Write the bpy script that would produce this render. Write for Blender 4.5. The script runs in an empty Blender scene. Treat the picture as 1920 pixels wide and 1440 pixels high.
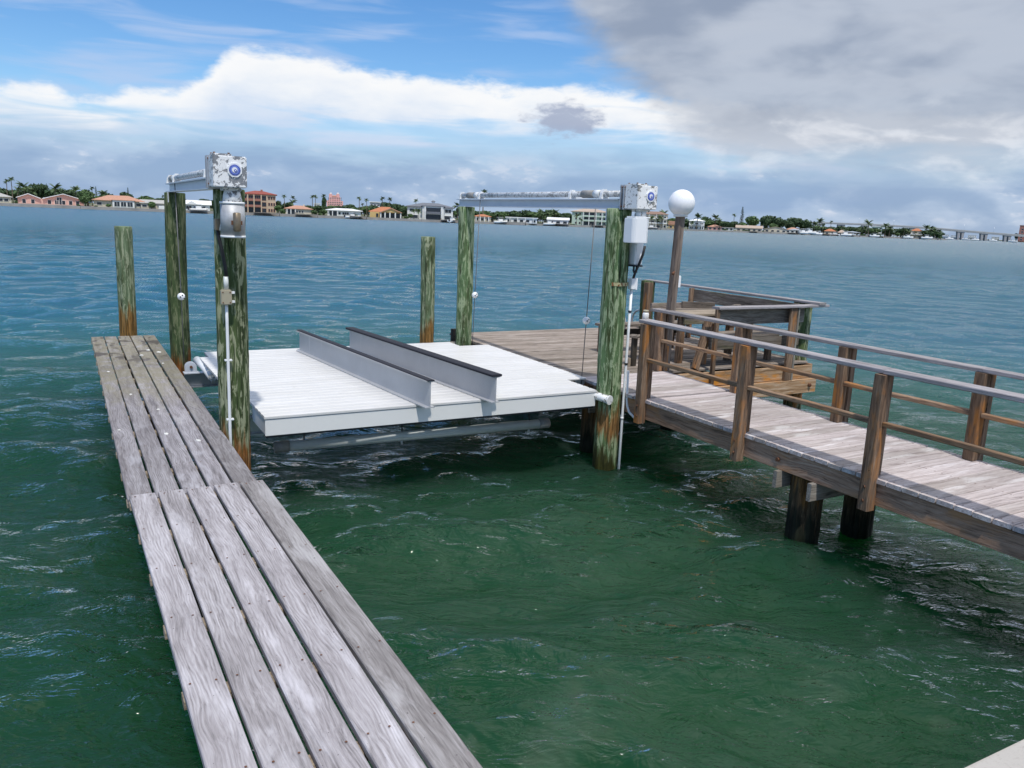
import bpy, bmesh, math, random
import numpy as np
from mathutils import Vector, Matrix
random.seed(7); np.random.seed(7)
S = bpy.context.scene
COL = S.collection
R = math.radians

# ------------------------------------------------------------------ camera
F, EYE = 1500.0, 2.9                       # focal length in photo pixels, eye height
HZ0, HZ1, VPX = 370.5, 0.0418, 110.0       # horizon line and vanishing point of the piers
def _unit(v): return v / np.linalg.norm(v)
def _frame():
    up = _unit(np.array([F * HZ1, -F, 960 * HZ1 - 720 + HZ0]))
    yy = _unit(np.array([(VPX - 960) / F, (HZ0 + HZ1 * VPX - 720) / F, 1.0]))
    xx = _unit(np.cross(yy, up))
    return np.stack([xx, yy, up])
RW = _frame()                              # rows: world axes in camera axes (x right, y down, z forward)
cam_d = bpy.data.cameras.new('camera'); cam = bpy.data.objects.new('camera', cam_d); COL.objects.link(cam)
cr, cu, cb = RW @ [1, 0, 0], -(RW @ [0, 1, 0]), -(RW @ [0, 0, 1])
cam.matrix_world = Matrix(((cr[0], cu[0], cb[0], 0), (cr[1], cu[1], cb[1], 0), (cr[2], cu[2], cb[2], EYE), (0, 0, 0, 1)))
cam_d.sensor_width = 36; cam_d.lens = F / 1920 * 36
cam_d.clip_start = 0.05; cam_d.clip_end = 12000
S.camera = cam
S.render.engine = 'CYCLES'
S.render.resolution_x, S.render.resolution_y = 1024, 768
S.view_settings.view_transform = 'Standard'; S.view_settings.look = 'None'
S.view_settings.gamma = 1.0; S.view_settings.use_curve_mapping = False
S.view_settings.exposure = 0.0

# ------------------------------------------------------------------ sun
SUN_TO = Vector((0.14, 0.50, -1.0)).normalized()
sun_el = math.asin(-SUN_TO.z); sun_az = math.atan2(-SUN_TO.x, -SUN_TO.y)
sd = bpy.data.lights.new('sun', 'SUN'); sd.energy = 3.3; sd.angle = R(1.6); sd.color = (1.0, 0.955, 0.89)
so = bpy.data.objects.new('sun', sd); COL.objects.link(so)
so.rotation_euler = SUN_TO.to_track_quat('-Z', 'Y').to_euler(); so.location = (0, -10, 30)

# ------------------------------------------------------------------ node helper
class NT:
    def __init__(s, tree): s.t = tree; s.n = tree.nodes; s.l = tree.links
    def node(s, typ, **kw):
        n = s.n.new(typ)
        for k, v in kw.items(): setattr(n, k, v)
        return n
    def set(s, sock, v):
        if isinstance(v, bpy.types.NodeSocket): s.l.new(v, sock)
        elif v is not None:
            try: sock.default_value = v
            except Exception: sock.default_value = (*v, 1.0)
    def m(s, op, a, b=None, c=None, clamp=False):
        n = s.node('ShaderNodeMath', operation=op, use_clamp=clamp)
        for i, v in enumerate((a, b, c)):
            if v is not None: s.set(n.inputs[i], v)
        return n.outputs[0]
    def vm(s, op, a, b=None):
        n = s.node('ShaderNodeVectorMath', operation=op)
        s.set(n.inputs[0], a)
        if b is not None: s.set(n.inputs[1], b)
        return n.outputs[0]
    def comb(s, x, y, z):
        n = s.node('ShaderNodeCombineXYZ')
        for i, v in enumerate((x, y, z)): s.set(n.inputs[i], v)
        return n.outputs[0]
    def sep(s, v):
        n = s.node('ShaderNodeSeparateXYZ'); s.set(n.inputs[0], v); return n.outputs
    def noise(s, v, scale=1.0, detail=4.0, rough=0.55, dist=0.0, color=False):
        n = s.node('ShaderNodeTexNoise'); s.set(n.inputs['Vector'], v)
        n.inputs['Scale'].default_value = scale; n.inputs['Detail'].default_value = detail
        n.inputs['Roughness'].default_value = rough; n.inputs['Distortion'].default_value = dist
        return n.outputs['Color'] if color else n.outputs['Fac']
    def mr(s, v, a, b, c=0.0, d=1.0, smooth=True):
        n = s.node('ShaderNodeMapRange', interpolation_type='SMOOTHSTEP' if smooth else 'LINEAR')
        for i, x in enumerate((v, a, b, c, d)): s.set(n.inputs[i], x)
        return n.outputs[0]
    def mix(s, f, a, b, mode='MIX'):
        n = s.node('ShaderNodeMix', data_type='RGBA', blend_type=mode)
        s.set(n.inputs[0], f); s.set(n.inputs[6], a if isinstance(a, bpy.types.NodeSocket) else (*a[:3], 1.0))
        s.set(n.inputs[7], b if isinstance(b, bpy.types.NodeSocket) else (*b[:3], 1.0))
        return n.outputs[2]
    def ramp(s, f, stops, interp='LINEAR'):
        n = s.node('ShaderNodeValToRGB'); e = n.color_ramp; e.interpolation = interp
        while len(e.elements) < len(stops): e.elements.new(0.5)
        for el, (p, c) in zip(e.elements, stops):
            el.position = p; el.color = (c, c, c, 1) if not hasattr(c, '__len__') else (*c[:3], 1)
        s.set(n.inputs[0], f); return n.outputs[0]
    def scale(s, v, sc): return s.vm('MULTIPLY', v, sc)

# ------------------------------------------------------------------ world: sky and clouds
W = bpy.data.worlds.new('World'); S.world = W; W.use_nodes = True
W.node_tree.nodes.clear(); w = NT(W.node_tree)
SKY = 0.10
sky = w.node('ShaderNodeTexSky', sky_type='NISHITA'); sky.sun_disc = False
sky.sun_elevation = sun_el; sky.sun_rotation = sun_az
sky.air_density = 1.0; sky.dust_density = 0.3; sky.ozone_density = 2.5; sky.altitude = 5
hs = w.node('ShaderNodeHueSaturation'); w.set(hs.inputs['Color'], sky.outputs[0]); hs.inputs['Saturation'].default_value = 1.25; hs.inputs['Value'].default_value = 1.32
D3 = w.node('ShaderNodeTexCoord').outputs['Generated']
dx, dy, dz = w.sep(D3)
az = w.m('MULTIPLY', w.m('ARCTAN2', dx, dy), 57.2958)
el = w.m('MULTIPLY', w.m('ARCSINE', dz), 57.2958)
flat = w.comb(dx, dy, w.m('MULTIPLY', dz, 2.6))
n_big = w.noise(flat, 4.5, 4, 0.5, 0.2)
n_mid = w.noise(w.vm('ADD', flat, (3.1, 7.7, 1.2)), 11.0, 5, 0.52, 0.25)
n_fin = w.noise(w.vm('ADD', flat, (9.1, 2.7, 4.2)), 36.0, 5, 0.58, 0.2)
streak = w.noise(w.comb(w.m('MULTIPLY', dx, 3.0), w.m('MULTIPLY', dy, 3.0), w.m('MULTIPLY', dz, 24.0)), 2.2, 4, 0.5, 0.5)
def curve(x, lo, hi, pts, vmax):
    t = w.m('DIVIDE', w.m('SUBTRACT', x, lo), hi - lo, clamp=True)
    return w.m('MULTIPLY', w.ramp(t, [((p - lo) / (hi - lo), v / vmax) for p, v in pts]), vmax)
def nz(n, amp): return w.m('MULTIPLY', w.m('SUBTRACT', n, 0.5), amp)
def add(*a):
    r = a[0]
    for b in a[1:]: r = w.m('ADD', r, b)
    return r
def cl(r, g, b): return (r / SKY, g / SKY, b / SKY)
c = w.mix(1.0, hs.outputs[0], (0.84, 0.94, 1.06), 'MULTIPLY')
# thin high cirrus, and scattered clouds higher up all round
cir = w.m('MULTIPLY', w.mr(streak, 0.42, 0.70), w.mr(n_big, 0.36, 0.58))
c = w.mix(w.m('MULTIPLY', cir, 0.62), c, cl(0.50, 0.62, 0.86))
a_s = w.m('MULTIPLY', w.mr(w.m('ADD', w.m('MULTIPLY', n_mid, 0.55), w.m('MULTIPLY', n_big, 0.6)), 0.56, 0.70), w.mr(el, 15.0, 24.0))
a_s = w.m('MULTIPLY', a_s, add(w.mr(az, 8.0, 34.0), w.mr(az, -70.0, -110.0)))
c = w.mix(w.m('MULTIPLY', a_s, 0.9), c, w.mix(w.mr(n_mid, 0.45, 0.65), cl(1.15, 1.15, 1.15), cl(0.66, 0.70, 0.77)))
# bright spreading cloud bank low in the sky
top = curve(az, -180, 180, [(-180, 6.0), (-60, 6.5), (-12, 5.5), (-3, 6.3), (0, 6.9), (2, 5.7), (4, 6.9), (8, 7.4), (9.2, 9.8), (11, 10.3), (18, 9.7), (24, 9.2), (28, 9.0), (34, 9.3), (40, 8.6), (60, 7.5), (180, 6.0)], 12)
edge = add(top, nz(n_mid, 1.6), nz(n_fin, 1.5), w.m('MULTIPLY', el, -1.0))
a_top = w.mr(edge, -0.1, 0.9)
low = add(el, nz(streak, 8.5), nz(n_big, 3.0))
a_low = w.mr(low, 4.6, 7.0)
a_w = w.m('MULTIPLY', a_top, w.m('ADD', w.m('MULTIPLY', a_low, 0.74), 0.22))
wcol = w.mix(w.mr(add(edge, nz(n_mid, 2.5)), 0.4, 5.0), cl(0.98, 0.98, 0.98), cl(0.60, 0.72, 0.90))
c = w.mix(a_w, c, wcol)
# blue grey layer near the horizon
a_h = w.m('MULTIPLY', w.mr(add(el, nz(n_big, 4.0), nz(streak, 4.0)), 6.4, 2.6), 0.90)
hcol = w.mix(w.mr(n_mid, 0.40, 0.68), cl(0.27, 0.395, 0.62), cl(0.42, 0.54, 0.74))
c = w.mix(a_h, c, hcol)
# small sunlit cumulus tops low down
a_c = w.m('MULTIPLY', w.mr(w.m('ADD', w.m('MULTIPLY', n_fin, 0.5), w.m('MULTIPLY', n_mid, 0.6)), 0.61, 0.72), w.m('MULTIPLY', w.mr(el, 0.6, 1.4), w.mr(el, 5.0, 2.2)))
c = w.mix(w.m('MULTIPLY', a_c, 0.65), c, cl(0.76, 0.80, 0.90))
# big grey cloud on the right, going on overhead
bnd = curve(el, 0, 90, [(0, 52.0), (3.2, 46.0), (5.4, 39.5), (7.5, 37.6), (9.2, 34.8), (11, 33.0), (14, 30.6), (22, 24.0), (34, 8.0), (60, 0.0), (90, 0.0)], 90)
g1 = add(az, nz(n_mid, 7.0), nz(n_fin, 3.0), w.m('MULTIPLY', bnd, -1.0))
a_g = w.m('MULTIPLY', w.mr(g1, -1.2, 4.2), w.mr(az, 165, 110))
gl = add(el, nz(n_mid, 3.5), nz(n_big, 5.0))
a_g = w.m('MULTIPLY', a_g, w.m('ADD', w.m('MULTIPLY', w.mr(gl, 3.0, 7.0), 0.80), 0.17))
gcol = w.mix(w.mr(add(w.m('MULTIPLY', n_big, 1.0), w.m('MULTIPLY', n_mid, 0.45)), 0.56, 0.86), cl(0.30, 0.355, 0.46), cl(0.51, 0.56, 0.65))
gcol = w.mix(w.m('MULTIPLY', w.mr(n_mid, 0.50, 0.66), w.m('MULTIPLY', w.mr(el, 9.0, 6.0), 0.7)), gcol, cl(0.84, 0.86, 0.91))
hi_ = w.mr(el, 15.0, 38.0)                       # thinner and brighter towards the zenith, with gaps
gcol = w.mix(hi_, gcol, w.mix(w.mr(n_mid, 0.38, 0.64), cl(0.95, 1.0, 1.05), cl(1.9, 1.9, 1.9)))
a_g = w.m('MULTIPLY', a_g, w.m('SUBTRACT', 1.0, w.m('MULTIPLY', hi_, w.mr(n_big, 0.42, 0.34))))
c = w.mix(w.m('MULTIPLY', a_g, 0.97), c, gcol)
# lone grey puff in front of the bright bank
px_ = w.m('DIVIDE', w.m('SUBTRACT', az, 32.2), 2.15); py_ = w.m('DIVIDE', w.m('SUBTRACT', el, 6.75), 1.05)
rr = w.m('SQRT', w.m('ADD', w.m('MULTIPLY', px_, px_), w.m('MULTIPLY', py_, py_)))
a_p = w.mr(add(rr, nz(n_fin, 2.4), nz(n_mid, 0.9)), 1.25, 0.45)
c = w.mix(w.m('MULTIPLY', a_p, 0.92), c, w.mix(n_fin, cl(0.34, 0.40, 0.55), cl(0.44, 0.50, 0.64)))
bg = w.node('ShaderNodeBackground'); w.set(bg.inputs[0], c); bg.inputs[1].default_value = SKY
wo = w.node('ShaderNodeOutputWorld'); w.l.new(bg.outputs[0], wo.inputs[0])

# ------------------------------------------------------------------ materials
def mat(name):
    m = bpy.data.materials.new(name); m.use_nodes = True; m.node_tree.nodes.clear()
    t = NT(m.node_tree); b = t.node('ShaderNodeBsdfPrincipled'); o = t.node('ShaderNodeOutputMaterial')
    t.l.new(b.outputs[0], o.inputs[0]); return m, t, b
def bump(t, b, h, strength=0.4, dist=0.01):
    n = t.node('ShaderNodeBump'); n.inputs['Strength'].default_value = strength; n.inputs['Distance'].default_value = dist
    t.set(n.inputs['Height'], h); t.l.new(n.outputs[0], b.inputs['Normal'])
def plain(name, col, rough=0.6, metal=0.0, var=0.12, scale=6.0, bmp=0.0):
    m, t, b = mat(name)
    p = t.node('ShaderNodeNewGeometry').outputs['Position']
    n = t.noise(p, scale, 5, 0.6)
    t.set(b.inputs['Base Color'], t.mix(n, [x * (1 - var * 1.6) for x in col], [min(1, x * (1 + var * 1.6)) for x in col]))
    b.inputs['Roughness'].default_value = rough; b.inputs['Metallic'].default_value = metal
    if bmp: bump(t, b, t.noise(p, scale * 8, 4, 0.6), bmp, 0.004)
    return m
def wood(name, dark, mid, light, blotch=None, blotch_amt=0.5, grain=1.0, rough=0.85, var=0.22, light_bias=0.0, bmp=0.5, fine=1.0, ring=1.0, lichen=None):
    m, t, b = mat(name)
    oc = t.node('ShaderNodeTexCoord').outputs['Object']
    oi = t.node('ShaderNodeObjectInfo').outputs['Random']
    off = t.comb(t.m('MULTIPLY', oi, 41.0), t.m('MULTIPLY', oi, 3.3), t.m('MULTIPLY', oi, 1.9))
    p = t.vm('ADD', oc, off)
    warp = t.vm('SCALE', t.vm('SUBTRACT', t.noise(t.scale(p, (1.4, 5, 5)), 1.0, 3, 0.5, 0, True), (0.5, 0.5, 0.5)))
    warp.node.inputs['Scale'].default_value = 0.10
    pw = t.vm('ADD', p, warp)
    fib = t.noise(t.scale(pw, (3.2 * fine, 75 * fine, 75 * fine)), 1.0, 4, 0.65, 0.2)
    strk = t.noise(t.scale(pw, (1.1, 24, 24)), 1.0, 4, 0.6, 0.5)
    # growth rings cut lengthwise: distance from a wandering pith
    x, y, z = t.sep(pw)
    yy = t.m('ADD', y, t.m('MULTIPLY', t.m('SUBTRACT', oi, 0.5), 0.12)); zz = t.m('ADD', z, 0.05)
    low = t.noise(t.scale(p, (0.9, 3, 3)), 1.0, 3, 0.5)
    rad = t.m('ADD', t.m('SQRT', t.m('ADD', t.m('MULTIPLY', yy, yy), t.m('MULTIPLY', zz, zz))), t.m('MULTIPLY', low, 0.16))
    rings = t.m('ADD', t.m('MULTIPLY', t.m('SINE', t.m('MULTIPLY', rad, 430 * ring)), 0.5), 0.5)
    g = t.m('ADD', t.m('MULTIPLY', fib, 0.55), t.m('ADD', t.m('MULTIPLY', strk, 0.55), t.m('MULTIPLY', t.m('MULTIPLY', rings, t.mr(t.noise(t.scale(p, (1.3, 4, 4)), 1.0, 3, 0.5), 0.38, 0.66)), 0.12 * grain)))
    g = t.m('ADD', g, light_bias)
    col = t.ramp(t.mr(g, 0.40, 0.92, smooth=False), [(0.0, dark), (0.36, mid), (1.0, light)])
    big = t.noise(t.scale(p, (1.6, 6, 6)), 1.0, 5, 0.6, 0.4)
    if blotch is not None:
        col = t.mix(t.m('MULTIPLY', t.mr(big, 0.52, 0.68), blotch_amt), col, blotch)
    if lichen:
        lx = t.sep(oc)[0]
        lm = t.m('MULTIPLY', t.mr(t.m('ADD', lx, t.m('MULTIPLY', t.m('SUBTRACT', big, 0.5), 5.0)), lichen[0], lichen[0] + 2.2), t.mr(t.noise(p, 9.0, 5, 0.6, 0.5), 0.25, 0.55))
        col = t.mix(t.m('MULTIPLY', lm, 0.72), col, t.mix(fib, [x * 0.55 for x in lichen[1]], lichen[1]))
        dk = t.m('MULTIPLY', t.mr(lx, lichen[0] + 2.2, lichen[0] + 3.8), t.mr(t.noise(t.scale(p, (2.2, 5, 5)), 1.0, 5, 0.6, 0.6), 0.50, 0.62))
        col = t.mix(t.m('MULTIPLY', dk, 0.75), col, (0.055, 0.045, 0.042))
    val = t.m('ADD', 1.0 - var, t.m('MULTIPLY', oi, 2 * var))
    col = t.mix(1.0, col, t.comb(val, val, t.m('ADD', val, t.m('MULTIPLY', t.m('SUBTRACT', oi, 0.5), 0.05))), 'MULTIPLY')
    dots = t.noise(p, 60.0, 2, 0.5)
    col = t.mix(t.mr(dots, 0.70, 0.78), col, [x * 0.6 for x in dark])
    t.set(b.inputs['Base Color'], col); b.inputs['Roughness'].default_value = rough
    b.inputs['Specular IOR Level'].default_value = 0.25
    bump(t, b, t.m('ADD', g, t.m('MULTIPLY', fib, 0.5)), bmp, 0.004)
    return m
M = {}
M['finger'] = wood('weathered_grey_plank', (0.120, 0.110, 0.110), (0.280, 0.260, 0.262), (0.54, 0.52, 0.535), (0.60, 0.585, 0.61), 0.42, 1.0, var=0.20, light_bias=0.04, bmp=0.8, fine=1.5)
M['finger_old'] = wood('lichen_grey_plank', (0.105, 0.096, 0.098), (0.24, 0.222, 0.228), (0.48, 0.465, 0.485), (0.46, 0.45, 0.48), 0.5, 1.0, var=0.20, light_bias=0.03, bmp=0.8, fine=1.4, lichen=(-1.6, (0.30, 0.27, 0.17)))
M['deck'] = wood('pale_deck_plank', (0.15, 0.125, 0.118), (0.40, 0.345, 0.325), (0.66, 0.61, 0.59), (0.68, 0.65, 0.64), 0.7, 0.8, var=0.20, light_bias=0.05)
M['tdeck'] = wood('brown_grey_deck_plank', (0.095, 0.076, 0.06), (0.285, 0.235, 0.195), (0.50, 0.45, 0.405), (0.12, 0.10, 0.075), 0.6, 0.8, var=0.22, light_bias=0.02)
M['post'] = wood('brown_post_wood', (0.038, 0.026, 0.02), (0.19, 0.122, 0.078), (0.40, 0.29, 0.20), (0.42, 0.17, 0.04), 0.85, 1.3, var=0.2, bmp=1.0)
M['rail'] = wood('rail_wood', (0.08, 0.05, 0.034), (0.265, 0.168, 0.10), (0.45, 0.34, 0.24), (0.40, 0.17, 0.045), 0.8, 1.0, var=0.15)
M['cap'] = wood('silver_rail_cap', (0.10, 0.09, 0.088), (0.27, 0.25, 0.25), (0.50, 0.475, 0.475), None, 0.5, 0.8, var=0.1, light_bias=0.05)
M['fascia'] = wood('brown_fascia', (0.11, 0.070, 0.048), (0.33, 0.205, 0.135), (0.50, 0.37, 0.28), (0.42, 0.20, 0.075), 0.6, 1.2, var=0.1)
M['orange'] = wood('amber_fascia', (0.085, 0.055, 0.035), (0.34, 0.205, 0.105), (0.56, 0.44, 0.32), (0.55, 0.22, 0.03), 1.0, 1.8, var=0.08, light_bias=0.02, ring=0.35)
M['old'] = wood('old_bench_wood', (0.055, 0.045, 0.038), (0.19, 0.155, 0.125), (0.42, 0.38, 0.33), (0.13, 0.125, 0.055), 0.55, 1.0, var=0.25)
M['lamp'] = wood('grey_brown_lamp_post', (0.06, 0.046, 0.038), (0.20, 0.155, 0.125), (0.40, 0.34, 0.29), (0.10, 0.075, 0.06), 0.5, 1.0, var=0.05)
M['joist'] = wood('raw_joist_wood', (0.14, 0.11, 0.08), (0.33, 0.27, 0.20), (0.50, 0.43, 0.34), None, 0.4, 1.0, var=0.1)
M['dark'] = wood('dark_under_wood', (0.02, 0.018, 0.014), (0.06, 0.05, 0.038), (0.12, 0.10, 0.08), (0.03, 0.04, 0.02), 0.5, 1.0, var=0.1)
M['beamend'] = wood('grey_cross_beam', (0.10, 0.09, 0.075), (0.26, 0.235, 0.20), (0.42, 0.39, 0.34), None, 0.4, 1.0, var=0.1)

def pile_mat(name, dark, green, light, lamt, stain, s_lo, s_hi, foot, f_hi, flake=0.5):
    m, t, b = mat(name)
    oc = t.node('ShaderNodeTexCoord').outputs['Object']; oi = t.node('ShaderNodeObjectInfo').outputs['Random']
    p = t.vm('ADD', oc, t.comb(t.m('MULTIPLY', oi, 13.0), t.m('MULTIPLY', oi, 7.0), t.m('MULTIPLY', oi, 3.0)))
    z = t.sep(oc)[2]
    fine = t.noise(t.scale(p, (42, 42, 3.2)), 1.0, 5, 0.65, 0.6)
    mid = t.noise(t.scale(p, (13, 13, 2.0)), 1.0, 5, 0.6, 0.8)
    big = t.noise(t.scale(p, (3.5, 3.5, 1.1)), 1.0, 4, 0.6, 0.4)
    patch = t.noise(t.scale(p, (15, 15, 3.2)), 1.0, 6, 0.68, 1.4)
    col = t.mix(t.mr(t.m('ADD', t.m('MULTIPLY', mid, 0.6), t.m('MULTIPLY', fine, 0.4)), 0.36, 0.60), dark, green)
    col = t.mix(t.m('MULTIPLY', t.mr(t.m('ADD', t.m('MULTIPLY', fine, 0.35), t.m('MULTIPLY', patch, 0.65)), 0.495, 0.545), lamt), col, light)
    col = t.mix(t.m('MULTIPLY', t.mr(big, 0.55, 0.72), 0.55), col, dark)
    zz = t.m('ADD', z, t.m('MULTIPLY', t.m('SUBTRACT', t.noise(t.scale(p, (16, 16, 0.9)), 1.0, 4, 0.6), 0.5), 1.0))
    zz = t.m('ADD', zz, t.m('MULTIPLY', t.m('SUBTRACT', big, 0.5), 0.5))
    st = t.m('MULTIPLY', t.mr(zz, s_hi, s_hi - 0.28), t.mr(zz, s_lo - 0.1, s_lo + 0.06))
    stc = t.mix(t.mr(fine, 0.40, 0.62), [x * 0.32 for x in stain], stain)
    col = t.mix(t.m('MULTIPLY', st, 0.88), col, stc)
    ft = t.mr(zz, f_hi + 0.1, f_hi - 0.08)
    col = t.mix(ft, col, t.mix(t.mr(mid, 0.42, 0.62), [x * 0.4 for x in foot], foot))
    crack = t.mr(t.noise(t.scale(p, (30, 30, 0.9)), 1.0, 3, 0.6, 0.5), 0.33, 0.38)
    col = t.mix(crack, [x * 0.35 for x in dark], col)
    t.set(b.inputs['Base Color'], col)
    t.set(b.inputs['Roughness'], t.mr(z, 0.25, 0.0, 0.85, 0.35)); b.inputs['Specular IOR Level'].default_value = 0.25
    bump(t, b, t.m('ADD', t.m('MULTIPLY', fine, 0.6), t.m('ADD', t.m('MULTIPLY', crack, 0.5), t.m('MULTIPLY', patch, flake))), 0.7, 0.012)
    return m
M['pile_green'] = pile_mat('bright_green_pile', (0.040, 0.050, 0.016), (0.115, 0.195, 0.085), (0.36, 0.43, 0.26), 0.8, (0.33, 0.15, 0.045), 0.40, 0.86, (0.06, 0.062, 0.016), 0.16)
M['pile_olive'] = pile_mat('dark_olive_pile', (0.028, 0.040, 0.015), (0.085, 0.125, 0.046), (0.36, 0.38, 0.24), 0.8, (0.30, 0.105, 0.022), 0.20, 0.95, (0.05, 0.045, 0.02), 0.12, 0.9)
M['pile_dark'] = pile_mat('mossy_dark_pile', (0.020, 0.032, 0.012), (0.058, 0.090, 0.034), (0.22, 0.23, 0.13), 0.5, (0.30, 0.09, 0.015), 0.20, 1.05, (0.03, 0.03, 0.015), 0.12)
M['pile_pale'] = pile_mat('pale_green_pile', (0.055, 0.075, 0.03), (0.15, 0.21, 0.115), (0.35, 0.38, 0.25), 0.8, (0.34, 0.16, 0.035), 0.5, 1.35, (0.05, 0.05, 0.02), 0.15)
M['pile_brown'] = pile_mat('wet_brown_pile', (0.022, 0.017, 0.010), (0.085, 0.060, 0.032), (0.17, 0.13, 0.08), 0.4, (0.20, 0.10, 0.03), 0.55, 1.2, (0.018, 0.022, 0.012), 0.30)

def flaked(name, paint, metal, amt):
    m, t, b = mat(name)
    oc = t.node('ShaderNodeTexCoord').outputs['Object']
    n1 = t.noise(oc, 11.0, 7, 0.62, 1.5); n2 = t.noise(t.vm('ADD', oc, (5.3, 1.7, 2.2)), 34.0, 5, 0.6, 0.8)
    k = t.mr(t.m('ADD', t.m('MULTIPLY', n1, 0.7), t.m('MULTIPLY', n2, 0.3)), amt, amt + 0.02)
    mc = t.mix(t.noise(oc, 50, 4, 0.6), [x * 0.7 for x in metal], [x * 1.25 for x in metal])
    t.set(b.inputs['Base Color'], t.mix(k, paint, mc)); t.set(b.inputs['Metallic'], t.m('MULTIPLY', k, 0.5))
    b.inputs['Roughness'].default_value = 0.5
    bump(t, b, t.m('SUBTRACT', 1.0, k), 0.9, 0.003)
    return m
M['flake_l'] = flaked('flaking_white_paint', (0.82, 0.82, 0.81), (0.30, 0.30, 0.305), 0.515)
M['flake_r'] = flaked('speckled_white_paint', (0.84, 0.84, 0.82), (0.33, 0.32, 0.29), 0.545)
M['alu'] = plain('dull_aluminium', (0.52, 0.54, 0.57), 0.38, 0.75, 0.10, 9.0)
M['alu_white'] = plain('pale_aluminium_beam', (0.60, 0.63, 0.67), 0.5, 0.25, 0.06, 4.0)
M['galv'] = plain('galvanised_pipe', (0.44, 0.455, 0.46), 0.5, 0.5, 0.22, 14.0)
M['winder'] = plain('weathered_winder', (0.30, 0.29, 0.27), 0.7, 0.2, 0.25, 22.0)
M['vinyl'] = plain('white_vinyl', (0.60, 0.597, 0.59), 0.42, 0.0, 0.022, 2.5)
m, t, b = mat('scuffed_white_vinyl'); p = t.node('ShaderNodeNewGeometry').outputs['Position']
n1 = t.noise(t.scale(p, (1.2, 5, 1)), 1.0, 5, 0.6); n2 = t.noise(p, 26.0, 4, 0.6, 0.5); n3 = t.noise(p, 7.0, 5, 0.65, 0.8)
col = t.mix(t.mr(n1, 0.35, 0.7), (0.60, 0.59, 0.565), (0.665, 0.655, 0.635)); col = t.mix(t.m('MULTIPLY', t.mr(n2, 0.72, 0.78), 0.6), col, (0.34, 0.32, 0.28)); col = t.mix(t.m('MULTIPLY', t.mr(n3, 0.58, 0.72), 0.30), col, (0.44, 0.42, 0.37))
t.set(b.inputs['Base Color'], col); b.inputs['Roughness'].default_value = 0.45; M['vinyl'] = m
M['vinyl_fascia'] = plain('off_white_vinyl', (0.74, 0.735, 0.70), 0.45, 0.0, 0.02, 2.5)
M['pvc'] = plain('white_pvc', (0.80, 0.81, 0.80), 0.35, 0.0, 0.04, 8.0)
M['pvc_grey'] = plain('grey_pvc', (0.62, 0.65, 0.62), 0.4, 0.0, 0.10, 5.0)
M['plastic'] = plain('white_plastic_cover', (0.84, 0.85, 0.85), 0.35, 0.0, 0.015, 3.0)
M['cover_alu'] = plain('brushed_motor_cover', (0.44, 0.45, 0.46), 0.55, 0.35, 0.25, 16.0)
M['brass'] = plain('tarnished_capacitor', (0.24, 0.19, 0.13), 0.4, 0.6, 0.25, 25.0)
M['tan'] = plain('tan_box', (0.38, 0.34, 0.24), 0.5, 0.0, 0.05, 8.0)
M['black'] = plain('black_rubber', (0.018, 0.018, 0.02), 0.6, 0.0, 0.1, 10.0)
M['carpet'] = plain('black_bunk_carpet', (0.020, 0.021, 0.030), 0.9, 0.0, 0.3, 60.0, 0.5)
M['bolt'] = plain('rusty_bolt', (0.16, 0.07, 0.035), 0.7, 0.3, 0.3, 40.0)
M['cable'] = plain('steel_cable', (0.14, 0.14, 0.14), 0.5, 0.6, 0.2, 60.0)
M['globe'] = plain('opal_globe', (0.88, 0.88, 0.88), 0.25, 0.0, 0.008, 2.0)
M['blue'] = plain('emblem_blue', (0.035, 0.07, 0.40), 0.4, 0.0, 0.05, 30.0)
M['blue_l'] = plain('emblem_light_blue', (0.16, 0.22, 0.58), 0.4, 0.0, 0.05, 30.0)
M['print'] = plain('sticker_blue', (0.05, 0.09, 0.26), 0.5, 0.0, 0.1, 60.0)
M['sticker'] = plain('sticker_pale', (0.52, 0.58, 0.66), 0.45, 0.0, 0.05, 40.0)
M['tag'] = flaked('worn_yellow_tag', (0.42, 0.38, 0.20), (0.28, 0.09, 0.03), 0.50)
M['rope'] = plain('frayed_rope', (0.62, 0.62, 0.58), 0.9, 0.0, 0.25, 40.0)
M['shaft'] = flaked('flaking_pipe_paint', (0.62, 0.64, 0.65), (0.36, 0.37, 0.37), 0.50)
m, t, b = mat('scuffed_bunk_aluminium')          # bunk beam sides: dull metal with pale runs
oc = t.node('ShaderNodeTexCoord').outputs['Object']
run = t.noise(t.scale(oc, (9, 9, 0.8)), 1.0, 4, 0.6, 0.3); sp = t.noise(oc, 120.0, 3, 0.6); bg_ = t.noise(oc, 3.0, 3, 0.5)
col = t.mix(bg_, (0.42, 0.425, 0.435), (0.55, 0.56, 0.57))
col = t.mix(t.m('MULTIPLY', t.mr(run, 0.64, 0.72), 0.8), col, (0.66, 0.66, 0.66))
col = t.mix(t.m('MULTIPLY', t.mr(sp, 0.60, 0.70), 0.35), col, (0.22, 0.21, 0.20))
t.set(b.inputs['Base Color'], col); b.inputs['Roughness'].default_value = 0.5; b.inputs['Metallic'].default_value = 0.3
M['bunk'] = m
m, t, b = mat('concrete_cap')
p = t.node('ShaderNodeNewGeometry').outputs['Position']
n1 = t.noise(p, 2.5, 6, 0.6); n2 = t.noise(p, 70, 4, 0.7)
col = t.mix(n1, (0.36, 0.335, 0.30), (0.50, 0.475, 0.435)); col = t.mix(t.m('MULTIPLY', t.mr(n2, 0.5, 0.65), 0.4), col, (0.28, 0.25, 0.22))
t.set(b.inputs['Base Color'], col); b.inputs['Roughness'].default_value = 0.9; bump(t, b, n2, 0.4, 0.004); M['concrete'] = m
m, t, b = mat('bird_dropping'); b.inputs['Base Color'].default_value = (0.72, 0.71, 0.66, 1)
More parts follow.
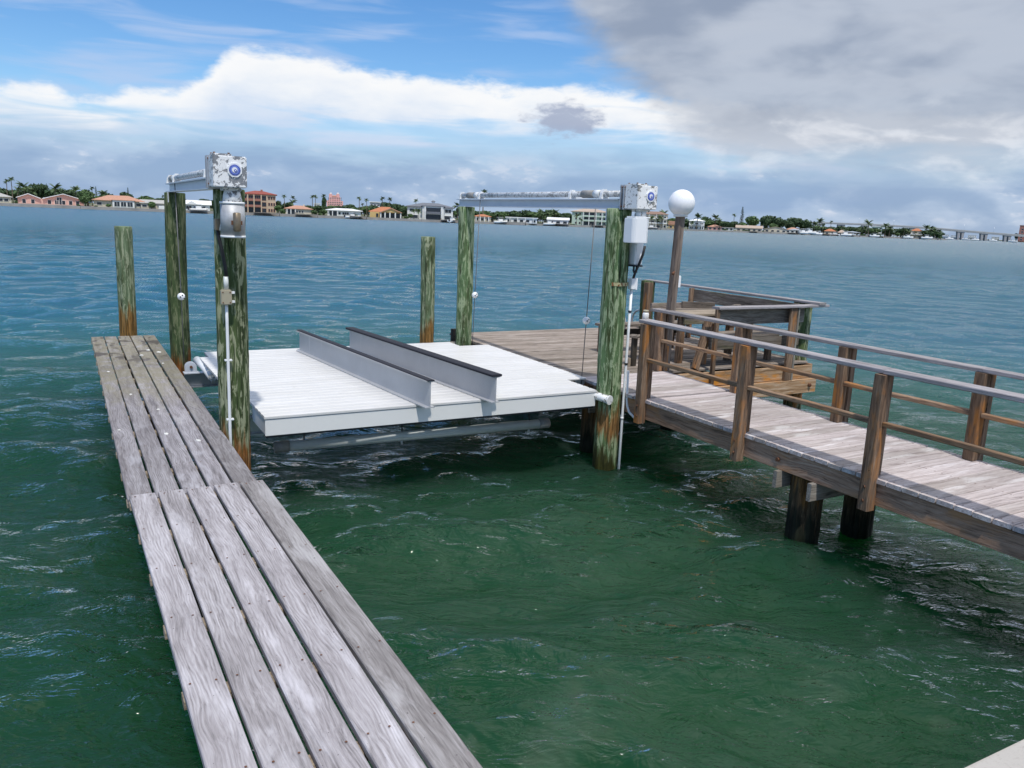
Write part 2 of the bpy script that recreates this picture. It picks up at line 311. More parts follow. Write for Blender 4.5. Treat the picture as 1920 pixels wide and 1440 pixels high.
oc = t.node('ShaderNodeTexCoord').outputs['Object']; t.set(b.inputs['Roughness'], t.mr(t.noise(oc, 40, 3), 0.3, 0.7, 0.6, 0.95)); M['dropping'] = m

# water: turbid green body (light wanders a metre or so inside it) under a rippled reflecting skin
m = bpy.data.materials.new('green_bay_water'); m.use_nodes = True; m.node_tree.nodes.clear(); t = NT(m.node_tree)
p = t.node('ShaderNodeNewGeometry').outputs['Position']
dist_ = t.node('ShaderNodeVectorMath', operation='LENGTH'); t.set(dist_.inputs[0], p); dist_ = dist_.outputs['Value']
def rip(sx, sy, ang, detail, rough, dist):
    r = t.node('ShaderNodeVectorRotate', rotation_type='Z_AXIS'); t.set(r.inputs['Vector'], p); r.inputs['Angle'].default_value = R(ang)
    return t.noise(t.scale(r.outputs[0], (sx, sy, 1.0)), 1.0, detail, rough, dist)
h = t.m('ADD', t.m('MULTIPLY', rip(2.6, 6.0, 28, 4, 0.6, 0.9), 0.090), t.m('MULTIPLY', rip(0.6, 1.6, 36, 4, 0.55, 0.5), 0.22))
h = t.m('ADD', h, t.m('MULTIPLY', rip(9, 19, 20, 3, 0.55, 1.0), 0.018))
nb = t.node('ShaderNodeBump'); nb.inputs['Strength'].default_value = 1.0; nb.inputs['Distance'].default_value = 1.0
t.set(nb.inputs['Height'], h)
deep = t.mr(dist_, 7.0, 28.0)                    # green shallows by the docks, bluer deep bay beyond
big = t.noise(t.scale(p, (0.05, 0.05, 0)), 1.0, 4, 0.5)
sss = t.node('ShaderNodeSubsurfaceScattering'); sss.falloff = 'RANDOM_WALK'
t.set(sss.inputs['Color'], t.mix(deep, t.mix(t.mr(big, 0.35, 0.65), (0.14, 0.82, 0.30), (0.18, 0.86, 0.42)), (0.10, 0.54, 0.95)))
sss.inputs['Radius'].default_value = (0.5, 1.0, 0.8); sss.inputs['Scale'].default_value = 2.2
blk = t.node('ShaderNodeBsdfDiffuse'); blk.inputs['Color'].default_value = (0.002, 0.004, 0.003, 1)
body = t.node('ShaderNodeMixShader'); t.set(body.inputs[0], t.mr(deep, 0, 1, 0.052, 0.165)); t.l.new(blk.outputs[0], body.inputs[1]); t.l.new(sss.outputs[0], body.inputs[2])
gls = t.node('ShaderNodeBsdfGlossy'); t.set(gls.inputs['Roughness'], t.mr(dist_, 40.0, 190.0, 0.018, 0.27)); t.l.new(nb.outputs[0], gls.inputs['Normal'])
frs = t.node('ShaderNodeFresnel'); frs.inputs['IOR'].default_value = 1.34; t.l.new(nb.outputs[0], frs.inputs['Normal'])
srf = t.node('ShaderNodeMixShader'); t.l.new(frs.outputs[0], srf.inputs[0]); t.l.new(body.outputs[0], srf.inputs[1]); t.l.new(gls.outputs[0], srf.inputs[2])
o_ = t.node('ShaderNodeOutputMaterial'); t.l.new(srf.outputs[0], o_.inputs[0])
M['water'] = m

# far shore
M['leaf_d'] = plain('dark_tree_leaf', (0.036, 0.074, 0.024), 0.7, 0, 0.5, 0.8)
M['leaf_m'] = plain('mid_tree_leaf', (0.07, 0.125, 0.036), 0.7, 0, 0.5, 0.8)
M['palm'] = plain('palm_frond', (0.075, 0.12, 0.04), 0.6, 0, 0.45, 0.7)
M['pine'] = plain('pine_needle', (0.026, 0.052, 0.026), 0.8, 0, 0.4, 0.8)
M['trunk'] = plain('far_trunk', (0.16, 0.125, 0.09), 0.9, 0, 0.2, 1.0)
M['glass'] = plain('dark_window_glass', (0.028, 0.034, 0.042), 0.12, 0, 0.2, 0.4)
M['lawn'] = plain('shore_lawn', (0.11, 0.12, 0.055), 0.9, 0, 0.35, 0.08)
M['seawall'] = plain('far_seawall', (0.30, 0.28, 0.25), 0.9, 0, 0.3, 0.3)
M['dockwood'] = plain('far_dock_wood', (0.17, 0.15, 0.13), 0.9, 0, 0.3, 0.5)
for k, cc in dict(white=(0.74, 0.74, 0.71), pink=(0.60, 0.39, 0.32), tan=(0.56, 0.43, 0.30), cream=(0.62, 0.55, 0.43), yellow=(0.60, 0.42, 0.18), green=(0.46, 0.56, 0.46), grey=(0.36, 0.37, 0.38), rose=(0.74, 0.40, 0.36), brick=(0.34, 0.15, 0.11)).items():
    M['w_' + k] = plain('wall_' + k, cc, 0.85, 0, 0.05, 0.3)
for k, cc in dict(white=(0.78, 0.78, 0.77), salmon=(0.46, 0.25, 0.17), red=(0.27, 0.065, 0.045), orange=(0.44, 0.17, 0.08), grey=(0.15, 0.16, 0.18), tan=(0.42, 0.33, 0.26), lightgrey=(0.40, 0.39, 0.36), brown=(0.24, 0.15, 0.11)).items():
    M['r_' + k] = plain('roof_' + k, cc, 0.85, 0, 0.15, 1.2)

# ------------------------------------------------------------------ object helpers
def tag(o, label=None, cat=None, group=None, kind=None):
    for k, v in (('label', label), ('category', cat), ('group', group), ('kind', kind)):
        if v: o[k] = v
    return o
def empty(name, loc, label=None, cat=None, group=None, rz=0.0):
    o = bpy.data.objects.new(name, None); COL.objects.link(o); o.location = loc; o.rotation_euler = (0, 0, rz)
    o.empty_display_size = 0.2
    return tag(o, label, cat, group)
WM = {}                                    # transform of every linked object in scene space
def link(name, me, parent=None, mw=None):
    """link a mesh; mw is its wanted transform in scene space"""
    o = bpy.data.objects.new(name, me); COL.objects.link(o)
    mw = mw or Matrix.Identity(4); WM[o.name] = mw.copy()
    if parent is not None:
        o.parent = parent; mw = WM[parent.name].inverted() @ mw
    o.matrix_basis = mw
    return o
def root(name, loc, label, cat, group=None, rz=0.0):
    o = empty(name, loc, label, cat, group, rz)
    WM[o.name] = Matrix.Translation(loc) @ Matrix.Rotation(rz, 4, 'Z'); return o
class MB:
    def __init__(s): s.v = []; s.f = []; s.mi = []; s.smooth = []
    def face(s, idx, mi=0, sm=False): s.f.append(tuple(idx)); s.mi.append(mi); s.smooth.append(sm)
    def box(s, lo, hi, mi=0, ch=0.0):
        x0, y0, z0 = lo; x1, y1, z1 = hi
        if ch <= 0:
            n = len(s.v)
            s.v += [(x, y, z) for z in (z0, z1) for (x, y) in ((x0, y0), (x1, y0), (x1, y1), (x0, y1))]
            for q in ((3, 2, 1, 0), (4, 5, 6, 7), (0, 1, 5, 4), (1, 2, 6, 5), (2, 3, 7, 6), (3, 0, 4, 7)): s.face([n + i for i in q], mi)
        else:
            bm = bmesh.new(); bmesh.ops.create_cube(bm, size=1.0)
            for v in bm.verts: v.co = Vector(((v.co.x + .5) * (x1 - x0) + x0, (v.co.y + .5) * (y1 - y0) + y0, (v.co.z + .5) * (z1 - z0) + z0))
            bmesh.ops.bevel(bm, geom=list(bm.edges), offset=ch, segments=2, affect='EDGES')
            s.bm(bm, mi)
        return s
    def bm(s, bm, mi=0, sm=False):
        n = len(s.v); bm.verts.index_update()
        s.v += [tuple(v.co) for v in bm.verts]
        for f in bm.faces: s.face([n + v.index for v in f.verts], mi, sm)
        bm.free(); return s
    def tube(s, pts, rad, n=12, mi=0, cap=True, sm=True):
        pts = [Vector(p) for p in pts]; rad = rad if hasattr(rad, '__len__') else [rad] * len(pts)
        up = None; rings = []
        for i, p in enumerate(pts):
            a = pts[max(i - 1, 0)]; c_ = pts[min(i + 1, len(pts) - 1)]; d = (c_ - a).normalized()
            if up is None: up = Vector((0, 0, 1)) if abs(d.z) < 0.9 else Vector((1, 0, 0))
            e1 = d.cross(up).normalized(); e2 = e1.cross(d).normalized(); up = e2
            k = len(s.v); rings.append(k)
            s.v += [tuple(p + (e1 * math.cos(2 * math.pi * j / n) + e2 * math.sin(2 * math.pi * j / n)) * rad[i]) for j in range(n)]
        for a, c_ in zip(rings, rings[1:]):
            for j in range(n): s.face((a + j, a + (j + 1) % n, c_ + (j + 1) % n, c_ + j), mi, sm)
        if cap: s.face([rings[0] + j for j in range(n)][::-1], mi); s.face([rings[-1] + j for j in range(n)], mi)
        return s
    def prism(s, poly, axis, a, b, mi=0):
        """poly: 2D points in the two other axes (order y,z / x,z / x,y), extruded from a to b"""
        n = len(s.v); k = len(poly)
        for t_ in (a, b):
            for (u, v) in poly: s.v.append({'x': (t_, u, v), 'y': (u, t_, v), 'z': (u, v, t_)}[axis])
        s.face([n + i for i in range(k)], mi); s.face([n + k + i for i in range(k)][::-1], mi)
        for i in range(k): s.face((n + i, n + k + i, n + k + (i + 1) % k, n + (i + 1) % k), mi)
        return s
    def sphere(s, c_, r, seg=24, rings=14, mi=0, sq=(1, 1, 1)):
        bm = bmesh.new(); bmesh.ops.create_uvsphere(bm, u_segments=seg, v_segments=rings, radius=r)
        for v in bm.verts: v.co = Vector((v.co.x * sq[0], v.co.y * sq[1], v.co.z * sq[2])) + Vector(c_)
        return s.bm(bm, mi, True)
    def mesh(s, name, mats, shift=(0, 0, 0)):
        me = bpy.data.meshes.new(name)
        sh = Vector(shift)
        me.from_pydata([tuple(Vector(v) - sh) for v in s.v], [], s.f)
        for m_ in (mats if isinstance(mats, (list, tuple)) else [mats]): me.materials.append(M[m_] if isinstance(m_, str) else m_)
        me.polygons.foreach_set('material_index', s.mi); me.polygons.foreach_set('use_smooth', s.smooth)
        bm = bmesh.new(); bm.from_mesh(me); bmesh.ops.recalc_face_normals(bm, faces=bm.faces); bm.to_mesh(me); bm.free()
        me.update(); return me
    def build(s, name, mats, parent=None, label=None, cat=None, group=None, kind=None):
        """vertices are in scene metres; the origin goes to the bottom centre of the shape"""
        a = np.array(s.v); lo, hi = a.min(0), a.max(0); c_ = Vector(((lo[0] + hi[0]) / 2, (lo[1] + hi[1]) / 2, lo[2]))
        return tag(link(name, s.mesh(name, mats, c_), parent, Matrix.Translation(c_)), label, cat, group, kind)
def timber_mesh(L, wd, h, ch=0.005, nx=3, bow=0.0, seed=0):
    rnd = random.Random(seed); prof = []
    a, b_ = wd / 2, h / 2
    prof = [(-a + ch, -b_), (a - ch, -b_), (a, -b_ + ch), (a, b_ - ch), (a - ch, b_), (-a + ch, b_), (-a, b_ - ch), (-a, -b_ + ch)]
    V, Fc = [], []
    ph = rnd.uniform(0, 6.28); by = rnd.uniform(-1, 1) * bow; bz = rnd.uniform(-1, 1) * bow * 0.6; tw = rnd.uniform(-1, 1) * bow * 1.2
    for i in range(nx + 1):
        t_ = i / nx; x = (t_ - 0.5) * L
        oy = by * math.sin(math.pi * t_ + 0.6 * math.sin(ph)); oz = bz * math.sin(2 * math.pi * t_ + ph)
        j = rnd.uniform(-1, 1) * bow * 0.25
        for (y, z) in prof: V.append((x, y * (1 + j / max(wd, .01)) + oy, z + oz + tw * y / max(wd, .01) * (t_ - .5)))
    for i in range(nx):
        for k in range(8): Fc.append((i * 8 + k, i * 8 + (k + 1) % 8, (i + 1) * 8 + (k + 1) % 8, (i + 1) * 8 + k))
    Fc.append(tuple(range(8))[::-1]); Fc.append(tuple(nx * 8 + k for k in range(8)))
    me = bpy.data.meshes.new('timber'); me.from_pydata(V, [], Fc)
    bm = bmesh.new(); bm.from_mesh(me); bmesh.ops.recalc_face_normals(bm, faces=bm.faces); bm.to_mesh(me); bm.free()
    return me
def timber(name, p0, p1, wd, h, material, parent=None, side=None, ch=0.005, nx=3, bow=0.0, label=None, cat=None, seed=None, me=None):
    """a sawn board from p0 to p1 (centre line); wd is measured along 'side', h across it"""
    p0, p1 = Vector(p0), Vector(p1); d = (p1 - p0); L = d.length; ex = d.normalized()
    if side is None: side = Vector((0, 0, 1)).cross(ex) if abs(ex.z) < 0.9 else Vector((1, 0, 0))
    ey = (Vector(side) - ex * Vector(side).dot(ex)).normalized(); ez = ex.cross(ey)
    if me is None:
        me = timber_mesh(L, wd, h, ch, nx, bow, seed if seed is not None else random.random()); me.materials.append(M[material])
    c_ = (p0 + p1) / 2
    mw = Matrix(((ex.x, ey.x, ez.x, c_.x), (ex.y, ey.y, ez.y, c_.y), (ex.z, ey.z, ez.z, c_.z), (0, 0, 0, 1)))
    return tag(link(name, me, parent, mw), label, cat)
def pile_mesh(r, z0, z1, seed, taper=0.05, nseg=48, nz_=64):
    rnd = np.random.RandomState(seed); th = np.linspace(0, 2 * np.pi, nseg, endpoint=False); zs = np.linspace(z0, z1, nz_)
    T, Z = np.meshgrid(th, zs); rr_ = r * (1 + taper * (z1 - Z) / (z1 - z0))
    for k in range(10):
        rr_ += 0.0022 * np.sin(rnd.randint(1, 12) * T + rnd.uniform(.3, 2.2) * Z + rnd.uniform(0, 6.28))
    rr_ += 0.0016 * rnd.randn(*rr_.shape)
    for k in range(7):                      # knots and long drying checks
        t0, zk = rnd.uniform(0, 6.28), rnd.uniform(z0 * .2, z1); dt_ = np.angle(np.exp(1j * (T - t0)))
        rr_ += 0.006 * np.exp(-(dt_ / .18) ** 2 - ((Z - zk) / .05) ** 2)
        t1 = rnd.uniform(0, 6.28); dt_ = np.angle(np.exp(1j * (T - t1 - .05 * np.sin(Z * 3)))); zc = rnd.uniform(0, z1)
        rr_ -= 0.007 * np.exp(-(dt_ / .10) ** 2) * np.exp(-((Z - zc) / .8) ** 2)
    bowx, bowy = rnd.uniform(-.012, .012, 2)
    X = rr_ * np.cos(T) + bowx * np.sin(Z * 1.1); Y = rr_ * np.sin(T) + bowy * np.sin(Z * 1.3)
    mb = MB(); mb.v = [tuple(q) for q in np.stack([X.ravel(), Y.ravel(), Z.ravel()], 1)]
    for i in range(nz_ - 1):
        for j in range(nseg): mb.face((i * nseg + j, i * nseg + (j + 1) % nseg, (i + 1) * nseg + (j + 1) % nseg, (i + 1) * nseg + j), 0, True)
    top_ = [(nz_ - 1) * nseg + j for j in range(nseg)]
    k = len(mb.v); mb.v += [tuple(np.array(mb.v[i]) * [0.93, 0.93, 1] + [0, 0, 0.008]) for i in top_]
    for j in range(nseg): mb.face((top_[j], top_[(j + 1) % nseg], k + (j + 1) % nseg, k + j), 0)
    mb.face([k + j for j in range(nseg)]); mb.face([j for j in range(nseg)][::-1])
    return mb
def pile(x, y, z1, r, material, label, seed, lean=(0, 0), z0=-2.2, name='piling', group=None):
    me = pile_mesh(r, z0, z1, seed).mesh('piling', material)
    mw = Matrix.Translation((x, y, 0)) @ Matrix.Rotation(lean[0], 4, 'Y') @ Matrix.Rotation(lean[1], 4, 'X')
    return tag(link(name, me, None, mw), label, 'piling', group)
def copy_tree(o, loc=None, rz=None, sc=None, label=None, parent=None):
    c_ = o.copy(); COL.objects.link(c_); c_.parent = parent
    if loc is not None: c_.location = loc
    if rz is not None: c_.rotation_euler = (0, 0, rz)
    if sc is not None: c_.scale = sc if hasattr(sc, '__len__') else (sc, sc, sc)
    if label: c_['label'] = label
    for ch in list(o.children): copy_tree(ch, parent=c_)
    return c_

# ------------------------------------------------------------------ water surface
def water_mesh():
    rs = [0.4]
    while rs[-1] < 9000:
        r_ = rs[-1]; rs.append(r_ + max(0.022, r_ * (0.0052 if r_ < 60 else 0.03)))
    rs = np.array(rs); view = math.atan2(0.48, 0.85)
    a_fine = np.arange(-0.72, 0.72, 0.0040); a_c = np.arange(0.72, 2 * math.pi - 0.72, 0.035)
    ang = np.concatenate([a_fine, a_c]) + view
    na, nr = len(ang), len(rs)
    A, Rr = np.meshgrid(ang, rs); X = (Rr * np.sin(A)).ravel(); Y = (Rr * np.cos(A)).ravel(); Z = np.zeros_like(X)
    step = np.maximum(0.022, Rr.ravel() * 0.0052)
    rnd = np.random.RandomState(3); DX = np.zeros_like(X); DY = np.zeros_like(X)
    near = np.hypot(X, Y) < 320
    xs, ys, st = X[near], Y[near], step[near]; zs = np.zeros_like(xs); ddx = np.zeros_like(xs); ddy = np.zeros_like(xs)
    wind = math.radians(66)                     # waves run from the open bay towards the seawall, a little to the left
    mod = 0.72 + 0.28 * np.sin(xs * 0.21 + 0.6 * np.sin(ys * 0.13)) * np.sin(ys * 0.17 + 1.0) + 0.22 * np.sin(xs * .71 - ys * .43)
    for k in range(76):
        small = k < 40
        lam = 0.13 * (0.9 / 0.13) ** rnd.rand() if small else 0.75 * (3.2 / 0.75) ** rnd.rand()
        th = wind + rnd.normal(0, 0.62 if small else 0.42); kk = 2 * math.pi / lam
        amp = (0.042 if small else 0.040) * lam / (2 * math.pi) * rnd.uniform(0.6, 1.3)
        fade = np.clip(lam / (st * 5.0) - 0.4, 0, 1)
        ph = kk * (xs * math.cos(th) + ys * math.sin(th)) + rnd.uniform(0, 6.28) + 0.7 * np.sin(xs * .9 / lam ** .5 + k) * np.sin(ys * .8 / lam ** .5 + 2 * k)
        s_ = np.sin(ph); zs += amp * fade * s_ * mod
        c_ = np.cos(ph) * amp * fade * 0.75; ddx += c_ * math.cos(th); ddy += c_ * math.sin(th)
    Z[near] = zs; X[near] += ddx; Y[near] += ddy
    me = bpy.data.meshes.new('water'); nv = na * nr
    me.vertices.add(nv); me.vertices.foreach_set('co', np.stack([X, Y, Z], 1).ravel())
    i = np.arange(nr - 1)[:, None] * na; j = np.arange(na)[None, :]; j2 = (j + 1) % na
    q = np.stack([i + j, i + j2, i + na + j2, i + na + j], -1).reshape(-1, 4)
    me.loops.add(q.size); me.loops.foreach_set('vertex_index', q.ravel())
    me.polygons.add(len(q)); me.polygons.foreach_set('loop_start', np.arange(len(q)) * 4)
    me.polygons.foreach_set('use_smooth', np.ones(len(q), bool))
    me.materials.append(M['water']); me.update(calc_edges=True); me.validate()
    if me.polygons[10].normal.z < 0: me.flip_normals()
    return me
tag(link('water', water_mesh()), 'rippled green bay water', None, None, 'structure')

# ------------------------------------------------------------------ near seawall
def sw_y(x): return 1.255 - 0.004 * (x - 2.4)
mb = MB(); x0, x1 = -14.0, 16.0
mb.prism([(x0, sw_y(x0)), (x1, sw_y(x1)), (x1, sw_y(x1) - 0.75), (x0, sw_y(x0) - 0.75)], 'z', 1.05, 1.25)
bmx = bmesh.new(); me_ = bpy.data.meshes.new('t'); me_.from_pydata(mb.v, [], mb.f); bmx.from_mesh(me_)
bmesh.ops.recalc_face_normals(bmx, faces=bmx.faces); bmesh.ops.bevel(bmx, geom=list(bmx.edges), offset=0.025, segments=3, affect='EDGES')
mb2 = MB(); mb2.bm(bmx, 0)
mb2.prism([(x0, sw_y(x0) - 0.10), (x1, sw_y(x1) - 0.10), (x1, sw_y(x1) - 0.6), (x0, sw_y(x0) - 0.6)], 'z', -2.0, 1.08)
sw = mb2.build('seawall', 'concrete', None, 'pale concrete seawall cap beside the water', 'seawall')
mb = MB(); mb.prism([(x0, sw_y(x0) - 0.70), (x1, sw_y(x1) - 0.70), (x1, -40), (x0, -40)], 'z', -1.0, 1.22)
tag(mb.build('near_ground', 'lawn'), 'grassy ground behind the seawall', None, None, 'structure')

# ------------------------------------------------------------------ far shore helpers
def horizon(px): return HZ0 + HZ1 * px
def at(px, D, z=0.0):
    """ground point seen in photo column px at depth D metres"""
    d = RW @ np.array([(px - 960) / F, (horizon(px) - 720) / F, 1.0])
    return Vector((d[0] * D, d[1] * D, z))
SH = [(-1100, 235), (-600, 245), (-260, 262), (-120, 276), (0, 290), (150, 298), (300, 312), (480, 332), (600, 348), (700, 362), (790, 368), (860, 376), (960, 420), (1140, 476), (1240, 520), (1340, 585), (1500, 650), (1640, 716), (1752, 760)]
def shore(px):
    for (a, A_), (b_, B_) in zip(SH, SH[1:]):
        if a <= px <= b_: return A_ + (B_ - A_) * (px - a) / (b_ - a)
    return SH[0][1] if px < SH[0][0] else SH[-1][1]
GZ = 0.95
# land with a seawall front
front = [at(p, D) for p, D in SH]
back = [at(p, D + (900 if p < 1500 else 150)) for p, D in SH][::-1]
tip = [at(1775, 800), at(1768, 860)]
poly = [(p.x, p.y) for p in front + tip + back]
mb = MB(); mb.prism(poly, 'z', -1.5, GZ)
tag(mb.build('far_shore', 'lawn'), 'flat far shore land', None, None, 'structure')
mb = MB()
for a, b_ in zip(front + tip, (front + tip)[1:]):
    d = (b_ - a).normalized(); nrm = Vector((d.y, -d.x, 0))
    if nrm.dot(a) > 0: nrm = -nrm
    q = [a + nrm * 0.5, b_ + nrm * 0.5, b_ - nrm * 0.4, a - nrm * 0.4]
    n = len(mb.v)
    for z in (-1.0, GZ + 0.12):
        for v in q: mb.v.append((v.x, v.y, z))
    for f in ((3, 2, 1, 0), (4, 5, 6, 7), (0, 1, 5, 4), (1, 2, 6, 5), (2, 3, 7, 6), (3, 0, 4, 7)): mb.face([n + i for i in f])
tag(mb.build('far_seawall', 'seawall'), 'concrete seawall along the far shore', 'seawall')

class Bld:
    """a building measured in photo pixels at depth D: facade columns px, heights py, turned square to the line of sight"""
    def __init__(s, name, pxc, D, label, cat='house', rot=0.0, group=None, vs=0.82):
        s.pxc, s.D, s.s = pxc, D, D / F
        p = at(pxc, D, GZ); s.rz = math.atan2(-p.x, p.y) + rot
        s.o = root(name, p, label, cat, group, s.rz); s.o.scale = (1, 1, vs)
    def X(s, px): return (px - s.pxc) * s.s
    def Z(s, px, py): return max(0.0, EYE + (horizon(px) - py) * s.s - GZ)
    def part(s, name, mb, mats, parent=None):
        par = parent or s.o
        a = np.array(mb.v); lo, hi = a.min(0), a.max(0); c_ = Vector(((lo[0] + hi[0]) / 2, (lo[1] + hi[1]) / 2, lo[2]))
        return link(name, mb.mesh(name, mats, c_), par, WM[s.o.name] @ Matrix.Translation(c_))
    def wall(s, x0, x1, z0, z1, y0, y1, m_, name='wall'):
        return s.part(name, MB().box((x0, y0, z0), (x1, y1, z1)), m_)
    def roof(s, x0, x1, y0, y1, z, h, m_, kind='hip', ov=0.6, th=0.18, name='roof'):
        x0, x1, y0, y1 = x0 - ov, x1 + ov, y0 - ov, y1 + ov; mb = MB(); n = 0
        if kind == 'flat': mb.box((x0, y0, z), (x1, y1, z + max(h, .15)))
        elif kind == 'gable_front':
            xm = (x0 + x1) / 2; mb.prism([(x0, z - .1), (xm, z + h), (xm, z + h + th), (x0, z - .1 + th)], 'y', y0, y1); mb.prism([(xm, z + h), (x1, z - .1), (x1, z - .1 + th), (xm, z + h + th)], 'y', y0, y1)
        elif kind == 'gable_side':
            ym = (y0 + y1) / 2; mb.prism([(y0, z), (y1, z), (y1, z + th), (ym, z + h + th), (y0, z + th)], 'x', x0, x1)
        else:
            run = min((x1 - x0) / 2 * 0.8, (y1 - y0) / 2); ym = (y0 + y1) / 2
            mb.v = [(x0, y0, z), (x1, y0, z), (x1, y1, z), (x0, y1, z), (x0, y0, z + th), (x1, y0, z + th), (x1, y1, z + th), (x0, y1, z + th), (x0 + run, ym, z + h), (x1 - run, ym, z + h)]
            for f in ((3, 2, 1, 0), (0, 1, 5, 4), (1, 2, 6, 5), (2, 3, 7, 6), (3, 0, 4, 7), (4, 5, 9, 8), (5, 6, 9), (6, 7, 8, 9), (7, 4, 8)): mb.face(f)
        return s.part(name, mb, m_)
    def win(s, x0, x1, z0, z1, y, frame='w_white', name='window', mull=0):
        f = 0.09; mb = MB()
        mb.box((x0, y - .10, z0), (x0 + f, y + .05, z1)); mb.box((x1 - f, y - .10, z0), (x1, y + .05, z1))
        mb.box((x0 + f, y - .10, z1 - f), (x1 - f, y + .05, z1)); mb.box((x0 + f, y - .10, z0), (x1 - f, y + .05, z0 + f))
        for k in range(mull):
            xm = x0 + (x1 - x0) * (k + 1) / (mull + 1); mb.box((xm - .05, y - .09, z0 + f), (xm + .05, y + .04, z1 - f))
        w_ = s.part(name, mb, frame)
        s.part('pane', MB().box((x0 + f * .6, y - .03, z0 + f * .6), (x1 - f * .6, y + .02, z1 - f * .6)), 'glass', w_)
        return w_
    def wins(s, xs, z0, z1, y, frame='w_white', wd=1.2, mull=0, name='window'):
        for x in xs: s.win(x - wd / 2, x + wd / 2, z0, z1, y, frame, name, mull)
    def col(s, x, z0, z1, y, m_='w_white', r=0.2): s.part('column', MB().box((x - r, y - r, z0), (x + r, y + r, z1)), m_)
def spread(a, b_, n): return [a + (b_ - a) * (i + 0.5) / n for i in range(n)]

# pink house with two white gables
b = Bld('pink_house', 95, 306, 'low pink house with two white gabled roofs on the far shore', vs=.74)
W2 = b.X(150); WL = b.X(42); hw = 3.0
b.wall(WL, W2, 0, hw, 0, 9, 'w_pink')
for (a, c_, h_) in ((b.X(42), b.X(76), 2.0), (b.X(84), b.X(148), 2.6)):
    xm = (a + c_) / 2
    b.part('gable', MB().prism([(a, hw), (c_, hw), (xm, hw + h_ - .15)], 'y', -0.02, 0.4), 'w_pink')
    b.roof(a, c_, -0.4, 9, hw, h_, 'r_white', 'gable_front', 0.5, .35)
    b.wins(spread(a + .6, c_ - .6, 2 if c_ - a < 9 else 5), .3, 2.5, -.02, 'w_white', 1.3)
b.win(b.X(109) - .9, b.X(109) + .9, .1, 4.0, -.06, 'w_white', 'door', 1)
b.part('terrace', MB().box((WL - 1, -6, 0), (W2 + 3, -.1, .35)), 'w_pink')
# house with salmon hip roof and white portico
b = Bld('salmon_roof_house', 222, 312, 'tan house with salmon hip roof and white glazed portico')
x0, x1 = b.X(181), b.X(264)
b.wall(x0, x1, 0, 3.1, 0, 10, 'w_cream'); b.roof(x0, x1, 0, 10, 3.1, 2.6, 'r_salmon', 'hip', .8)
b.wall(b.X(212), b.X(249), 0, 3.4, -2.0, -.03, 'w_white', 'portico'); b.roof(b.X(212), b.X(249), -2, 3, 3.4, 1.5, 'r_salmon', 'hip', .4)
b.wins(spread(b.X(214), b.X(247), 3), .5, 2.8, -2.02, 'w_white', 2.0, 1); b.wins([b.X(190), b.X(256)], .9, 2.3, -.02, 'w_white', 1.8)
b = Bld('tan_low_house', 285, 316, 'low cream house with grey roof beside the salmon roofed house')
b.wall(b.X(266), b.X(310), 0, 2.6, 0, 8, 'w_cream'); b.roof(b.X(266), b.X(310), 0, 8, 2.6, 1.6, 'r_lightgrey', 'gable_side', .5)
b.wins([b.X(272), b.X(298)], .8, 2.0, -.02, 'w_white', 1.8)
b.part('garden_wall', MB().box((b.X(296), -3, 0), (b.X(316), -2.7, 1.7)), 'w_white')
b = Bld('grey_roof_house', -4, 296, 'low house with grey shingle roof beside the tall palms')
b.wall(b.X(-30), b.X(17), 0, 2.7, 0, 9, 'w_cream'); b.roof(b.X(-30), b.X(17), 0, 9, 2.7, 1.9, 'r_lightgrey', 'hip', .6); b.wins([b.X(0), b.X(9)], .8, 2.1, -.02, 'w_white', 1.5)
b = Bld('white_ranch_house', -120, 290, 'white house with tan hip roof beyond the grey roofed house')
b.wall(b.X(-170), b.X(-70), 0, 3, 0, 9, 'w_white'); b.roof(b.X(-170), b.X(-70), 0, 9, 3, 2.2, 'r_tan', 'hip', .6); b.wins(spread(b.X(-165), b.X(-75), 6), .8, 2.2, -.02, 'w_white', 1.5)
# white cottage behind the lift
b = Bld('white_cottage', 370, 326, 'small white cottage with pale gable roof and dark windows')
b.wall(b.X(347), b.X(392), 0, 2.9, 0, 8, 'w_white'); b.roof(b.X(347), b.X(392), 0, 8, 2.9, 2.0, 'r_white', 'gable_side', .7)
b.part('gable', MB().prism([(b.X(349), 2.9), (b.X(372), 2.9), (b.X(360.5), 4.6)], 'y', -1.0, 1.5), 'w_white')
b.wins([b.X(352.5), b.X(357.5), b.X(366), b.X(370), b.X(382)], .9, 2.2, -.02, 'w_grey', .95)
# three storey block with red roof
b = Bld('red_roof_block', 485, 350, 'three storey tan apartment house with red hip roof', 'building', vs=.88)
x0, x1 = b.X(455), b.X(516); H3 = 8.9; st = 2.95
b.wall(x0, x1, 0, H3, 0, 14, 'w_tan'); b.roof(x0, x1, 0, 14, H3, 2.0, 'r_red', 'hip', .7, .35)
b.part('chimney', MB().box((b.X(489), 5, H3 + .8), (b.X(493), 6, H3 + 2.6)), 'w_brick')
xa, xb = b.X(457), b.X(500)
for k in range(3):
    z = k * st
    if k < 2: b.part('loggia', MB().box((b.X(467), -.12, z + .25), (b.X(489), .02, z + 2.6)), 'glass')
    else: b.win(b.X(467), b.X(489), z + .4, z + 2.5, -.05, 'w_brick', 'window', 5)
    for (a, c_) in ((458, 464), (491, 499)):
        b.win(b.X(a), b.X(c_), z + .3, z + 2.4, -.04, 'w_brick')
    for px in (504, 508.5, 513): b.win(b.X(px) - .38, b.X(px) + .38, z + .8, z + 2.2, -.04, 'w_brick')
    if k: b.part('balcony', MB().box((xa, -1.3, z - .12), (b.X(490), -.02, z + .12)).box((xa, -1.3, z + .12), (b.X(490), -1.22, z + .95)), 'w_brick')
